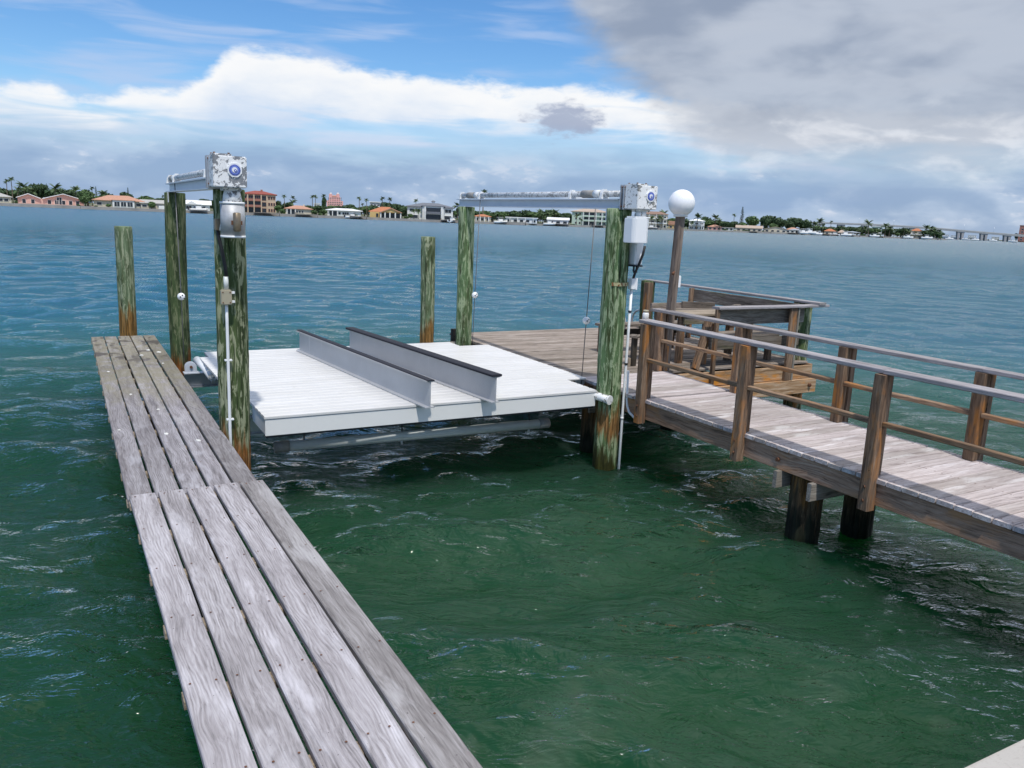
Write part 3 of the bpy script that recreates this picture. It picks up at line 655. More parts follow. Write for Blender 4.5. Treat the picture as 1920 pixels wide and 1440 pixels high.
for px in (456.5, 466, 477, 490, 500): b.col(b.X(px), 0, H3 * .99, -1.15 if px < 495 else -.25, 'w_tan', .22)
# orange roofed bungalow
b = Bld('brown_roof_bungalow', 560, 352, 'low bungalow with brown orange hip roof and open porch')
b.wall(b.X(536), b.X(584), 0, 2.9, 0, 8, 'w_cream'); b.roof(b.X(536), b.X(584), 0, 8, 2.9, 1.9, 'r_salmon', 'hip', .7)
b.part('porch_glass', MB().box((b.X(540), -.08, .2), (b.X(553), .02, 2.6)), 'glass'); b.wins([b.X(557), b.X(562), b.X(567)], .9, 2.2, -.02, 'w_white', .9)
b.part('chimney', MB().box((b.X(568), 3, 4), (b.X(571), 3.8, 5.4)), 'w_cream')
for px in (539, 546, 554): b.col(b.X(px), 0, 2.8, -.4)
# long white house
b = Bld('long_white_house', 646, 362, 'long low white house with flat white roof at the water')
b.wall(b.X(614), b.X(676), 0, 3.0, 0, 8, 'w_white'); b.roof(b.X(614), b.X(676), 0, 8, 3.0, 1.3, 'r_white', 'hip', .9, .3)
b.part('porch_glass', MB().box((b.X(619), -.08, .2), (b.X(632), .02, 2.6)), 'glass'); b.wins([b.X(637), b.X(644), b.X(648), b.X(652), b.X(664)], .8, 2.3, -.02, 'w_white', 1.0)
for px in (616, 624, 633): b.col(b.X(px), 0, 2.9, -.6)
# yellow gabled house
b = Bld('yellow_gable_house', 722, 374, 'orange tiled house with yellow front gable and arched porch')
x0, x1 = b.X(694), b.X(750)
b.wall(x0, x1, 0, 3.2, 0, 11, 'w_yellow'); b.roof(x0, x1, 1, 11, 3.2, 3.0, 'r_orange', 'hip', .8)
g0, g1 = b.X(714), b.X(752); gm = (g0 + g1) / 2
b.part('gable', MB().prism([(g0, 3.2), (g1, 3.2), (gm, 5.2)], 'y', -1.6, 3), 'w_yellow'); b.part('gable_trim', MB().prism([(g0 - .6, 3.15), (g0 - .1, 3.0), (gm, 5.25), (g1 + .1, 3.0), (g1 + .6, 3.15), (gm, 5.8)], 'y', -2.1, 3.2), 'r_salmon')
b.part('porch_glass', MB().box((g0 + .4, -.1, .1), (g1 - .4, .02, 2.7)), 'glass')
for px in (714, 722, 731, 741, 751): b.col(b.X(px), 0, 3.1, -1.4, 'w_white', .28)
b.win(b.X(705), b.X(710), .3, 2.5, -.03, 'w_yellow')
# white modern villa
b = Bld('white_villa', 806, 380, 'white two storey villa with grey hip roof and small cupola')
x0, x1 = b.X(764), b.X(849); zz_ = b.Z(806, 387)
b.wall(x0, x1, 0, 7.0, 0, 14, 'w_white'); b.roof(x0, x1, 0, 14, 7.0, 2.6, 'r_grey', 'hip', .9, .35)
b.wall(b.X(792), b.X(832), 0, 7.6, -2.2, -.05, 'w_white', 'centre_bay'); b.roof(b.X(792), b.X(832), -2.2, 6, 7.6, 1.9, 'r_grey', 'hip', .6, .35)
b.part('cupola', MB().box((b.X(809) - .0, 5.5, 9.0), (b.X(815), 7.5, 10.4)), 'w_white'); b.roof(b.X(809), b.X(815), 5.5, 7.5, 10.4, .8, 'r_grey', 'hip', .35, .12, 'cupola_roof')
b.part('loggia', MB().box((b.X(799), -2.32, 4.0), (b.X(826), -2.18, 6.8)), 'glass'); b.part('loggia', MB().box((b.X(799), -2.32, .2), (b.X(826), -2.18, 3.0)), 'glass')
b.part('balcony', MB().box((b.X(797), -3.4, 3.4), (b.X(828), -2.2, 3.7)).box((b.X(797), -3.4, 3.7), (b.X(828), -3.32, 4.6)), 'r_grey')
for px in (797, 828): b.col(b.X(px), 0, 7.4, -3.2, 'w_white', .3)
b.win(b.X(834), b.X(846), 4.2, 6.2, -.04, 'w_white', 'window', 1); b.win(b.X(833), b.X(846), .4, 2.6, -.04); b.win(b.X(768), b.X(776), 4.4, 6.0, -.04); b.win(b.X(779), b.X(787), 4.4, 6.0, -.04); b.win(b.X(770), b.X(784), .5, 2.5, -.04)
# houses to the right of the villa
def bungalow(name, a, c_, D, label, wall, roof, rk='hip', hw=2.9, rh=1.7, nw=4, storeys=1, cols=0, ov=.6):
    b = Bld(name, (a + c_) / 2, D, label); x0, x1 = b.X(a), b.X(c_); H_ = hw * storeys
    b.wall(x0, x1, 0, H_, 0, 9, wall); b.roof(x0, x1, 0, 9, H_, rh, roof, rk, ov, .25)
    if rk == 'gable_front': b.part('gable', MB().prism([(x0, H_), (x1, H_), ((x0 + x1) / 2, H_ + rh)], 'y', 0.0, .3), wall)
    for k in range(storeys):
        wd = min(2.2, (x1 - x0) / nw * .6)
        b.wins(spread(x0, x1, nw), k * hw + .6, k * hw + 2.3, -.03, 'w_white', wd)
        if k: b.part('balcony', MB().box((x0, -1.4, k * hw - .15), (x1, -.02, k * hw + .1)).box((x0, -1.4, k * hw + .1), (x1, -1.33, k * hw + .9)), 'w_white')
    for x in (spread(x0, x1, cols) if cols else []): b.col(x, 0, H_, -1.25, 'w_white', .2)
    return b
bungalow('orange_roof_cottage', 889, 920, 402, 'small cottage with orange roof and white columns past the villa', 'w_cream', 'r_orange', 'hip', 3.0, 1.5, 3, 1, 4)
bungalow('flat_white_house', 949, 1007, 428, 'flat roofed white house with wide dark porch openings', 'w_white', 'r_white', 'flat', 3.2, .5, 5, 1, 4)
bungalow('small_white_house', 1027, 1066, 446, 'small white house between palms near the green block', 'w_white', 'r_white', 'gable_side', 3.0, 1.4, 3)
b = Bld('green_block', 1105, 482, 'pale green three storey house with tan hip roof', 'building'); x0, x1 = b.X(1072), b.X(1139)
b.wall(x0, x1, 0, 9.6, 0, 13, 'w_green'); b.roof(x0, x1, 0, 13, 9.6, 2.4, 'r_tan', 'hip', 1.0, .3)
for k in range(3):
    b.part('loggia', MB().box((b.X(1095), -.12, k * 3.2 + .4), (b.X(1117), .02, k * 3.2 + 2.8)), 'glass'); b.wins([b.X(1080), b.X(1087), b.X(1125), b.X(1133)], k * 3.2 + .8, k * 3.2 + 2.5, -.03, 'w_white', 1.3)
    if k: b.part('balcony', MB().box((b.X(1092), -1.6, k * 3.2 - .15), (b.X(1138), -.05, k * 3.2 + .12)).box((b.X(1092), -1.6, k * 3.2 + .12), (b.X(1138), -1.52, k * 3.2 + 1.0)), 'w_green')
for px in (1093, 1104, 1117, 1128, 1138): b.col(b.X(px), 0, 9.5, -1.5, 'w_white', .22)
bungalow('brown_roof_villa', 1196, 1250, 535, 'tall house with brown hip roof behind dark palms', 'w_cream', 'r_brown', 'hip', 3.6, 2.4, 5, 3, 4)
bungalow('yellow_cottage', 1254, 1270, 545, 'tiny yellow cottage behind the globe lamp post', 'w_yellow', 'r_salmon', 'flat', 3.2, 3.0, 2)
bungalow('white_two_storey_house', 1292, 1320, 575, 'white two storey house with balcony past the globe lamp', 'w_white', 'r_white', 'hip', 3.6, 1.8, 3, 2, 3)
bungalow('rose_roof_house', 1328, 1352, 600, 'small house with faded rose roof among palms', 'w_rose', 'r_salmon', 'hip', 2.8, 2.0, 3)
bungalow('low_white_boathouse', 1352, 1375, 604, 'low white boathouse with dark openings at the seawall', 'w_white', 'r_lightgrey', 'flat', 2.6, .4, 3)
bungalow('tan_roof_ranch', 1381, 1428, 622, 'long ranch house with tan roof under dark round trees', 'w_cream', 'r_tan', 'gable_side', 3.0, 2.4, 5)
bungalow('cream_gable_house', 1434, 1474, 640, 'cream house with front gable and white garage door', 'w_cream', 'r_tan', 'gable_front', 3.2, 2.2, 4)
bungalow('rust_roof_house', 1474, 1498, 655, 'house with rust coloured roof and white awning', 'w_white', 'r_salmon', 'hip', 3.2, 2.4, 3)
bungalow('orange_roof_villa', 1546, 1566, 690, 'cottage with orange roof between palms and docks', 'w_cream', 'r_orange', 'hip', 3.4, 2.6, 2)
bungalow('thatch_roof_hut', 1572, 1584, 694, 'little hut with straw coloured roof by the docks', 'w_cream', 'r_tan', 'hip', 2.4, 3.0, 2)
bungalow('teal_house', 1634, 1652, 745, 'house with pale teal upper walls behind palms', 'w_green', 'r_white', 'flat', 3.6, .4, 3, 3)
bungalow('salmon_roof_villa', 1708, 1728, 775, 'house with salmon roof behind the last palms before the bridge', 'w_cream', 'r_orange', 'hip', 4.0, 3.0, 2, 2)
# far hotel and back buildings
b = Bld('pink_hotel', 629, 1250, 'distant pink grand hotel with twin bell towers', 'hotel', vs=1.0); s_ = b.s
x0, x1 = b.X(613), b.X(643); zb = b.Z(629, 377)
b.wall(x0, x1, 0, zb, 0, 25, 'w_rose'); b.wall(b.X(617), b.X(638), zb, b.Z(629, 369.5), 2, 24, 'w_rose', 'upper_storey')
for px in (620.5, 633.5):
    b.wall(b.X(px - 3.2), b.X(px + 3.2), b.Z(px, 369.5), b.Z(px, 364.5), 3, 11, 'w_rose', 'tower'); b.wall(b.X(px - 1.6), b.X(px + 1.6), b.Z(px, 364.5), b.Z(px, 361.8), 5, 9, 'w_white', 'bell_cote')
b.roof(b.X(623), b.X(631), 2, 24, b.Z(629, 369.4), 2.5, 'r_salmon', 'hip', .5)
for row, py in enumerate((372, 375.5, 379.5, 383)):
    for px in spread(615, 641, 8): b.win(b.X(px) - .9, b.X(px) + .9, b.Z(px, py + 1), b.Z(px, py - .8), -.1 if py > 377 else 1.9, 'w_white')
bungalow('far_white_block', 589, 600, 900, 'far white block below the two tall palms', 'w_white', 'r_white', 'flat', 4.0, .6, 3, 3)
bungalow('grey_back_block', 694, 712, 520, 'grey flat roofed block behind the yellow gabled house', 'w_grey', 'r_white', 'flat', 3.6, .6, 3, 3)

# ------------------------------------------------------------------ vegetation
def palm_proto(name, h, crown_r, nf, droop, seed, lean, label, group, skirt=False):
    rnd = random.Random(seed); o = root(name, (0, 0, -500), label, 'palm tree', group); WM[o.name] = Matrix.Identity(4)
    pts = [(lean * h * (t_ ** 2), 0, h * t_) for t_ in [i / 6 for i in range(7)]]
    mb = MB(); mb.tube(pts, [0.26 - 0.10 * i / 6 for i in range(7)], 6); link('trunk', mb.mesh('trunk', 'trunk'), o)
    c_ = Vector(pts[-1]); mb = MB()
    for k in range(nf):
        a = 2 * math.pi * k / nf + rnd.uniform(-.3, .3); e0 = rnd.uniform(-.35, 1.25); L = crown_r * rnd.uniform(.8, 1.15)
        d = Vector((math.cos(a), math.sin(a), 0)); side = Vector((-d.y, d.x, 0)); p = c_.copy(); e = e0; ns = 6; prev = None
        for i in range(ns):
            q = p + (d * math.cos(e) + Vector((0, 0, 1)) * math.sin(e)) * L / ns; e -= droop * (0.25 + .5 * i / ns)
            wl = L * .26 * math.sin(math.pi * (i + .8) / (ns + .6)); dr = Vector((0, 0, -.45 * wl))
            for s_ in (-1, 1):
                n = len(mb.v); tipv = (p + q) / 2 + side * s_ * wl + dr + (q - p) * .6
                mb.v += [tuple(p), tuple(q), tuple(tipv + (q - p) * .15), tuple(tipv - (q - p) * .35)]; mb.face((n, n + 1, n + 2, n + 3))
            p = q
    link('crown', mb.mesh('crown', 'palm'), o); return o
def tree_proto(name, h, w_, seed, m_, label, group, lumps=7, nleaf=1000, flat_=0.75, leaf=0.62, trunk_h=0.45):
    rnd = random.Random(seed); o = root(name, (0, 0, -500), label, 'tree', group); WM[o.name] = Matrix.Identity(4); mb = MB()
    mb.tube([(0, 0, 0), (.1, 0, h * trunk_h * .6), (0, .1, h * trunk_h * 1.2)], [.38, .3, .2], 6)
    for k in range(4):
        a = k * 1.6 + rnd.random(); mb.tube([(0, 0, h * trunk_h * .8), (math.cos(a) * w_ * .22, math.sin(a) * w_ * .22, h * .62)], [.16, .06], 5)
    link('trunk', mb.mesh('trunk', 'trunk'), o); mb = MB(); L = []
    for k in range(lumps):
        a = rnd.uniform(0, 6.28); r_ = w_ * .5 * rnd.uniform(.15, .62); L.append((math.cos(a) * r_, math.sin(a) * r_, h * rnd.uniform(.42, .80), w_ * rnd.uniform(.20, .34)))
    L.append((0, 0, h * .72, w_ * .34))
    for k in range(nleaf):
        cx, cy, cz, rr_ = rnd.choice(L); u = Vector((rnd.gauss(0, 1), rnd.gauss(0, 1), rnd.gauss(0, 1))).normalized()
        rad = rr_ * rnd.uniform(.62, 1.06); p = Vector((cx, cy, cz)) + Vector((u.x, u.y, u.z * flat_)) * rad
        if p.z < h * .2: continue
        nrm = (u + Vector((rnd.gauss(0, .5), rnd.gauss(0, .5), rnd.gauss(0, .5)))).normalized(); e1 = nrm.orthogonal().normalized(); e2 = nrm.cross(e1); s_ = leaf * rnd.uniform(.6, 1.3)
        n = len(mb.v); mb.v += [tuple(p + e1 * s_), tuple(p + e2 * s_ * .8), tuple(p - e1 * s_), tuple(p - e2 * s_ * .8)]; mb.face((n, n + 1, n + 2, n + 3))
    me = bpy.data.meshes.new('crown'); me.from_pydata(mb.v, [], mb.f); me.materials.append(M[m_]); link('crown', me, o); return o
def pine_proto(name, h, w_, seed, label):
    rnd = random.Random(seed); o = root(name, (0, 0, -500), label, 'tree'); WM[o.name] = Matrix.Identity(4)
    link('trunk', MB().tube([(0, 0, 0), (0, 0, h * .97)], [.35, .05], 6).mesh('trunk', 'trunk'), o); mb = MB()
    nt = 26
    for t_ in range(nt):
        z = h * (.08 + .9 * t_ / nt); L = w_ * .5 * (1 - (t_ / nt) ** 1.6) * rnd.uniform(.75, 1.15) + .25
        for k in range(9):
            a = rnd.uniform(0, 6.28); d = Vector((math.cos(a), math.sin(a), 0)); sd_ = Vector((-d.y, d.x, 0)); p = Vector((0, 0, z)); q = p + d * L + Vector((0, 0, L * .35))
            for i in range(3):
                u = p.lerp(q, .25 + .25 * i); n = len(mb.v); s_ = .32 * (1.2 - .2 * i)
                mb.v += [tuple(u - sd_ * s_ + Vector((0, 0, -.18))), tuple(u + d * s_ * 1.4), tuple(u + sd_ * s_ + Vector((0, 0, -.18))), tuple(u + Vector((0, 0, .25)))]; mb.face((n, n + 1, n + 2, n + 3))
    me = bpy.data.meshes.new('crown'); me.from_pydata(mb.v, [], mb.f); me.materials.append(M['pine']); link('crown', me, o); return o
G1, G2, G3 = 'tall fan palms along the far shore', 'feathery coconut palms along the far shore', 'broad trees behind the far houses'
P_tall = palm_proto('fan_palm', 11.0, 1.9, 22, .55, 1, .03, 'tall slim fan palm with small round crown on the far shore', G1)
P_coco = palm_proto('coconut_palm', 7.5, 3.6, 17, .42, 2, .07, 'coconut palm with long drooping fronds on the far shore', G2)
P_coc2 = palm_proto('coconut_palm', 6.2, 3.4, 15, .46, 5, -.05, 'leaning coconut palm with ragged fronds on the far shore', G2)
T_dark = tree_proto('broad_tree', 9.0, 10.0, 3, 'leaf_d', 'dark green spreading tree behind the far houses', G3)
T_mid = tree_proto('leafy_tree', 8.0, 8.0, 4, 'leaf_m', 'mid green bushy tree behind the far houses', 'bushy trees behind the far houses')
T_tall = tree_proto('tall_tree', 12.0, 9.0, 6, 'leaf_d', 'tall uneven dark tree behind the far houses', 'tall trees behind the far houses', 9, 1100, .9)
T_bush = tree_proto('shrub', 3.0, 4.0, 8, 'leaf_m', 'rounded green shrub at the edge of a far garden', 'shrubs in the far gardens', 6, 420, .8, .38, .25)
T_bush['category'] = 'shrub'
used = set(); NEAR = []
for nm, px in [('the white house beyond the grey roofed house', -120), ('the grey shingle roofed house', -4), ('the pink house', 95), ('the salmon hip roofed house', 222), ('the low cream house', 285), ('the white cottage', 370), ('the left lift gearbox', 425), ('the red roofed block', 485), ('the brown roofed bungalow', 560), ('the pink hotel', 625), ('the long white house', 655), ('the yellow gabled house', 722), ('the white villa', 806), ('the orange roofed cottage', 904), ('the flat roofed white house', 978), ('the small white house', 1046), ('the pale green block', 1105), ('the bright green piling', 1160), ('the brown roofed villa', 1223), ('the yellow cottage', 1262), ('the white two storey house', 1306), ('the rose roofed house', 1340), ('the white boathouse', 1364), ('the tan roofed ranch', 1405), ('the cream gabled house', 1454), ('the rust roofed house', 1486), ('the orange roofed dockside cottage', 1556), ('the straw roofed hut', 1578), ('the canopied far dock', 1602), ('the teal house', 1643), ('the salmon roofed villa by the bridge', 1718), ('the first bridge pier', 1799), ('the second bridge pier', 1843), ('the last bridge pier', 1887), ('the brown tower', 1930)]: NEAR.append((px, nm))
KIND = {}
def near_label(kind, px, dd):
    prev_ = max([q for q in NEAR if q[0] <= px], default=NEAR[0]); next_ = min([q for q in NEAR if q[0] > px], default=NEAR[-1])
    f_ = (px - prev_[0]) / max(1, next_[0] - prev_[0]); nm = prev_[1] if f_ < .35 else next_[1]
    if .35 <= f_ <= .65 and len((prev_[1] + next_[1]).split()) < 8: return '%s between %s and %s' % (KIND[kind].split(' with')[0], prev_[1], next_[1])
    return '%s %s %s' % (KIND[kind], 'behind' if dd > 14 else 'beside', nm)
def put(proto, px, D, py=None, wpx=None, label=None, h0=None):
    """plant a copy; py is the photo row of its top, from which its real height follows"""
    p = at(px, D, GZ - .05); sc = 1.0
    if py is not None: sc = max(0.2, (EYE + (horizon(px) - py) * D / F - GZ) / h0)
    sx = sc if wpx is None else wpx * D / F / proto_w[proto.name]
    rz = random.uniform(0, 6.28)
    if proto.name not in used:
        used.add(proto.name); proto.location = p; proto.rotation_euler = (0, 0, rz); proto.scale = (sx, sx, sc)
        if label: proto['label'] = label
        return proto
    return copy_tree(proto, p, rz, (sx, sx, sc), label)
proto_w = {P_tall.name: 3.8, P_coco.name: 7.2, P_coc2.name: 6.8, T_dark.name: 10.5, T_mid.name: 8.5, T_tall.name: 9.5, T_bush.name: 4.2}
H_ = {P_tall.name: 12.6, P_coco.name: 9.8, P_coc2.name: 8.3, T_dark.name: 9.6, T_mid.name: 8.4, T_tall.name: 12.4, T_bush.name: 3.0}
KIND.update({P_tall.name: 'slim fan palm with small round crown', P_coco.name: 'coconut palm with long drooping fronds', P_coc2.name: 'leaning ragged coconut palm', T_dark.name: 'dark green spreading tree', T_mid.name: 'mid green bushy tree', T_tall.name: 'tall uneven dark tree', T_bush.name: 'rounded green garden shrub'})
def plant(kind, px, py, dD=18, wpx=None): put(kind, px, shore(px) + dD, py, wpx, near_label(kind.name, px, dD), H_[kind.name])
# palms told apart in the photo: (kind, column, row of the top)
for k_, px, py, dd in [(P_tall, 24, 331, 22), (P_tall, 14, 335, 30), (P_coco, 47, 342, 30), (P_coco, 103, 345, 40), (P_coc2, 62, 352, 34), (P_coco, 144, 350, 36), (P_tall, 173, 349, 44), (P_coc2, 193, 357, 40), (P_coco, 33, 350, 14),
    (P_coco, 262, 371, 20), (P_coc2, 320, 362, 40), (P_tall, 306, 365, 50), (P_tall, 534, 364, 36), (P_tall, 549, 366, 42), (P_coco, 548, 374, 30), (P_tall, 586, 365, 60), (P_tall, 592, 364.5, 64), (P_tall, 606, 363, 50), (P_tall, 674, 368, 28), (P_tall, 688, 371, 24), (P_tall, 679, 380, 18), (P_tall, 716, 368, 60), (P_tall, 730, 369, 64), (P_tall, 780, 372, 50), (P_tall, 905, 354.5, 30),
    (P_coco, 776, 391, 8), (P_coc2, 785, 392, 7), (P_coc2, 845, 398, 10), (P_coco, 858, 380, 30), (P_coco, 926, 398, 14), (P_coc2, 940, 402, 10), (P_coco, 1013, 393, 16), (P_coco, 1042, 393, 14), (P_coc2, 1031, 398, 12), (P_coco, 1081, 400, 4), (P_coc2, 1020, 404, 10), (P_coco, 1090, 410, 4),
    (P_coco, 1245, 395, 26), (P_coco, 1222, 405, 10), (P_coc2, 1232, 408, 8), (P_coco, 1240, 404, 12), (P_coc2, 1250, 412, 10), (P_coco, 1306, 401, 8), (P_coco, 1340, 403, 22), (P_coc2, 1297, 414, 6), (P_coco, 1349, 411, 10), (P_tall, 1375, 400, 60),
    (P_coco, 1533, 410, 16), (P_coco, 1526, 416, 10), (P_coc2, 1541, 419, 12), (P_tall, 1556, 413, 40), (P_coco, 1580, 425, 16), (P_coco, 1628, 413, 16), (P_coc2, 1622, 424, 10), (P_coco, 1659, 419, 18), (P_coc2, 1667, 423, 16), (P_coco, 1676, 428, 12), (P_coco, 1694, 427, 14), (P_coc2, 1702, 428, 16),
    (P_coco, 1736, 422, 18), (P_coc2, 1745, 424, 16), (P_coco, 1752, 428, 14), (P_coc2, 1731, 432, 12), (P_coco, 1760, 430, 10), (P_coc2, 1640, 430, 12), (P_coco, 1606, 428, 16), (P_coc2, 1614, 430, 14), (P_coco, 1590, 428, 20), (P_coc2, 1566, 428, 22), (P_coco, 1716, 434, 8)]:
    plant(k_, px, py, dd)
# broad trees: (kind, column, row of the top, width in columns)
for k_, px, py, dd, wp in [(T_dark, 5, 352, 40, 34), (T_tall, 66, 341, 50, 22), (T_tall, 80, 341, 54, 22), (T_dark, 52, 348, 44, 30), (T_dark, 110, 352, 50, 40), (T_mid, 164, 354, 8, 30), (T_mid, 160, 366, 6, 26), (T_dark, 130, 354, 48, 34), (T_dark, 150, 358, 44, 30), (T_dark, 235, 359, 40, 34), (T_dark, 200, 360, 44, 30), (T_mid, 275, 366, 40, 26), (T_mid, 284, 377, 5, 15), (T_dark, 300, 370, 46, 30), (T_mid, 345, 372, 40, 26), (T_dark, 385, 372, 44, 34), (T_mid, 410, 374, 40, 26), (T_tall, 445, 370, 60, 30), (T_dark, 425, 376, 50, 30),
    (T_tall, 522, 374, 30, 14), (T_dark, 540, 378, 40, 30), (T_dark, 575, 384, 40, 30), (T_mid, 520, 384, 10, 18), (T_tall, 607, 366, 46, 11), (T_dark, 600, 384, 30, 26), (T_mid, 590, 394, 6, 16), (T_mid, 608, 392, 8, 20), (T_dark, 655, 382, 50, 34), (T_dark, 625, 387, 40, 30), (T_mid, 668, 388, 40, 20), (T_dark, 690, 385, 60, 30), (T_dark, 725, 378, 70, 36), (T_dark, 745, 381, 60, 30), (T_mid, 760, 386, 40, 22), (T_dark, 758, 388, 30, 20), (T_mid, 770, 400, 4, 14), (T_mid, 850, 395, 10, 14), (T_dark, 862, 388, 60, 30), (T_dark, 888, 394, 50, 30),
    (T_dark, 935, 397, 60, 40), (T_dark, 965, 394, 60, 40), (T_tall, 985, 392, 60, 30), (T_mid, 1000, 396, 50, 28), (T_dark, 1030, 392, 60, 44), (T_dark, 1060, 398, 50, 34), (T_mid, 915, 399, 40, 26), (T_dark, 1066, 404, 40, 22), (T_dark, 1150, 402, 40, 34), (T_dark, 1175, 404, 40, 34), (T_dark, 1215, 408, 30, 30), (T_dark, 1235, 410, 22, 26), (T_mid, 1262, 408, 44, 24), (T_dark, 1275, 406, 50, 30), (T_dark, 1290, 412, 30, 24), (T_mid, 1326, 410, 40, 24), (T_dark, 1322, 405, 60, 24), (T_dark, 1345, 412, 40, 26), (T_dark, 1360, 414, 36, 26),
    (T_mid, 1411, 404, 30, 32), (T_dark, 1443, 403, 34, 46), (T_dark, 1432, 405, 30, 26), (T_dark, 1460, 408, 28, 26), (T_dark, 1490, 407, 34, 50), (T_dark, 1478, 412, 30, 26), (T_dark, 1508, 413, 26, 28), (T_mid, 1390, 416, 26, 22), (T_dark, 1375, 414, 40, 24), (T_mid, 1450, 418, 16, 18), (T_dark, 1525, 424, 20, 22), (T_dark, 1545, 424, 26, 24), (T_dark, 1575, 423, 30, 30), (T_dark, 1595, 424, 30, 26), (T_dark, 1612, 424, 30, 24), (T_mid, 1640, 427, 24, 22), (T_dark, 1665, 427, 24, 26), (T_dark, 1690, 427, 24, 26), (T_mid, 1745, 430, 20, 24), (T_dark, 1735, 432, 12, 24), (T_dark, 1760, 437, 8, 14), (T_mid, 1683, 436, 10, 14), (T_dark, -30, 350, 40, 60), (T_tall, -80, 345, 50, 60), (T_dark, -150, 350, 50, 70)]:
    plant(k_, px, py, dd, wp)
rf = random.Random(21)
for px in list(range(-700, -160, 34)) + list(range(-160, 1762, 13)):
    if 1385 < px < 1520: continue
    up_ = np.interp(px, [0, 150, 300, 450, 560, 700, 860, 1070, 1250, 1380, 1530, 1760], [22, 17, 14, 12, 10, 16, 15, 16, 14, 13, 13, 10]) * rf.uniform(.7, 1.08)
    plant(rf.choice([T_dark, T_dark, T_mid]), px + rf.uniform(-4, 4), horizon(px) - up_, rf.uniform(48, 84), rf.uniform(22, 34))
for px, py, dd, wp in [(30, 376, 4, 8), (146, 383, 3, 8), (204, 382, 3, 12), (180, 386, 3, 8), (284, 379, 3, 14), (528, 392, 3, 16), (600, 399, 3, 12), (668, 402, 3, 10), (763, 405, 3, 14), (856, 411, 3, 10), (938, 415, 3, 14), (1015, 418, 3, 14), (1074, 420, 3, 12), (1140, 421, 3, 14), (1215, 424, 3, 12), (1272, 426, 3, 12), (1360, 429, 3, 12), (1400, 431, 3, 16), (1428, 432, 3, 12), (1470, 434, 3, 14), (1535, 436, 3, 14), (1618, 439, 3, 14), (1700, 443, 3, 18), (1740, 444, 3, 16), (1764, 444, 3, 10)]:
    plant(T_bush, px, py, dd, wp)
np_ = pine_proto('norfolk_pine', 20, 5.6, 4, 'narrow dark conical pine rising above the far shore trees')
np_.location = at(1389, 650, GZ); k_ = (EYE + (horizon(1389) - 387) * 650 / F - GZ) / 20; np_.scale = (k_ * .95, k_ * .95, k_)
for px, py, D, lb in ((181, 349, 370, 'small dark pine behind the salmon roofed house'), (241, 351, 380, 'thin dark pine above the salmon hip roof')):
    o = copy_tree(np_, at(px, D, GZ), 1.0, None, lb); k_ = (EYE + (horizon(px) - py) * D / F - GZ) / 20; o.scale = (k_ * .8, k_ * .8, k_)

# ------------------------------------------------------------------ docks and boats along the far shore
def far_dock(px, L, wd, roofed=None, label=''):
    D = shore(px) - .5; p = at(px, D, 0); d = -Vector((p.x, p.y, 0)).normalized(); rz = math.atan2(d.y, d.x)
    o = root('dock', p, label, 'dock', None, rz)
    def P(nm, mb, m_): a = np.array(mb.v); return link(nm, mb.mesh(nm, m_), o, WM[o.name])
    P('deck', MB().box((-.2, -wd / 2, 1.15), (L, wd / 2, 1.35)), 'dockwood')
    for i in range(int(L / 2.6) + 1):
        for s_ in (-1, 1): P('post', MB().tube([(1 + i * 2.6, s_ * (wd / 2 + .12), -1), (1 + i * 2.6, s_ * (wd / 2 + .12), 2.1)], .13, 6), 'dockwood')
    if roofed:
        P('canopy', MB().prism([(-wd / 2 - .6, 3.6), (wd / 2 + .6, 3.6), (wd / 2 + .6, 3.75), (0, 4.6), (-wd / 2 - .6, 3.75)], 'x', L * .3, L), roofed)
        for x_ in (L * .32, L - .2):
            for s_ in (-1, 1): P('canopy_post', MB().box((x_ - .08, s_ * wd / 2 - .08, 1.3), (x_ + .08, s_ * wd / 2 + .08, 3.7)), 'w_white')
    return o
def boat_proto():
    o = root('motor_boat', (0, 0, -500), 'white motor boat moored at a far dock', 'boat', 'boats moored along the far shore'); WM[o.name] = Matrix.Identity(4)
    hull = MB(); n = 9; rings = []
    for i in range(n):
        t_ = i / (n - 1); x = -3.5 + 7 * t_; wd = 1.2 * (1 - max(0, t_ - .45) ** 2 * 3.2); zt = .95 + .35 * t_ ** 2
        rings.append(len(hull.v)); hull.v += [(x, -wd, zt), (x, -wd * .82, .1), (x, 0, -.35 + .3 * t_), (x, wd * .82, .1), (x, wd, zt)]
    for a, c_ in zip(rings, rings[1:]):
        for k in range(4): hull.face((a + k, a + k + 1, c_ + k + 1, c_ + k), 0, True)
        hull.face((a, c_, c_ + 4, a + 4))
    hull.face([rings[0] + k for k in range(5)])
    link('hull', hull.mesh('hull', 'w_white'), o)
    link('cabin', MB().box((-1.0, -.75, .95), (1.2, .75, 1.9), 0, .1).mesh('cabin', 'w_white'), o); link('windshield', MB().prism([(1.15, 1.2), (1.75, 1.25), (1.2, 1.95)], 'y', -.7, .7).mesh('windshield', 'glass'), o)
    link('hard_top', MB().box((-1.6, -.9, 2.55), (1.2, .9, 2.66), 0, .04).mesh('hard_top', 'w_white'), o)
    for x_ in (-1.3, 1.0):
        for y_ in (-.8, .8): link('top_post', MB().tube([(x_, y_, .9), (x_, y_, 2.6)], .04, 6).mesh('top_post', 'alu'), o)
    link('outboard', MB().box((-4.0, -.25, .3), (-3.45, .25, 1.5), 0, .08).mesh('outboard', 'black'), o); return o
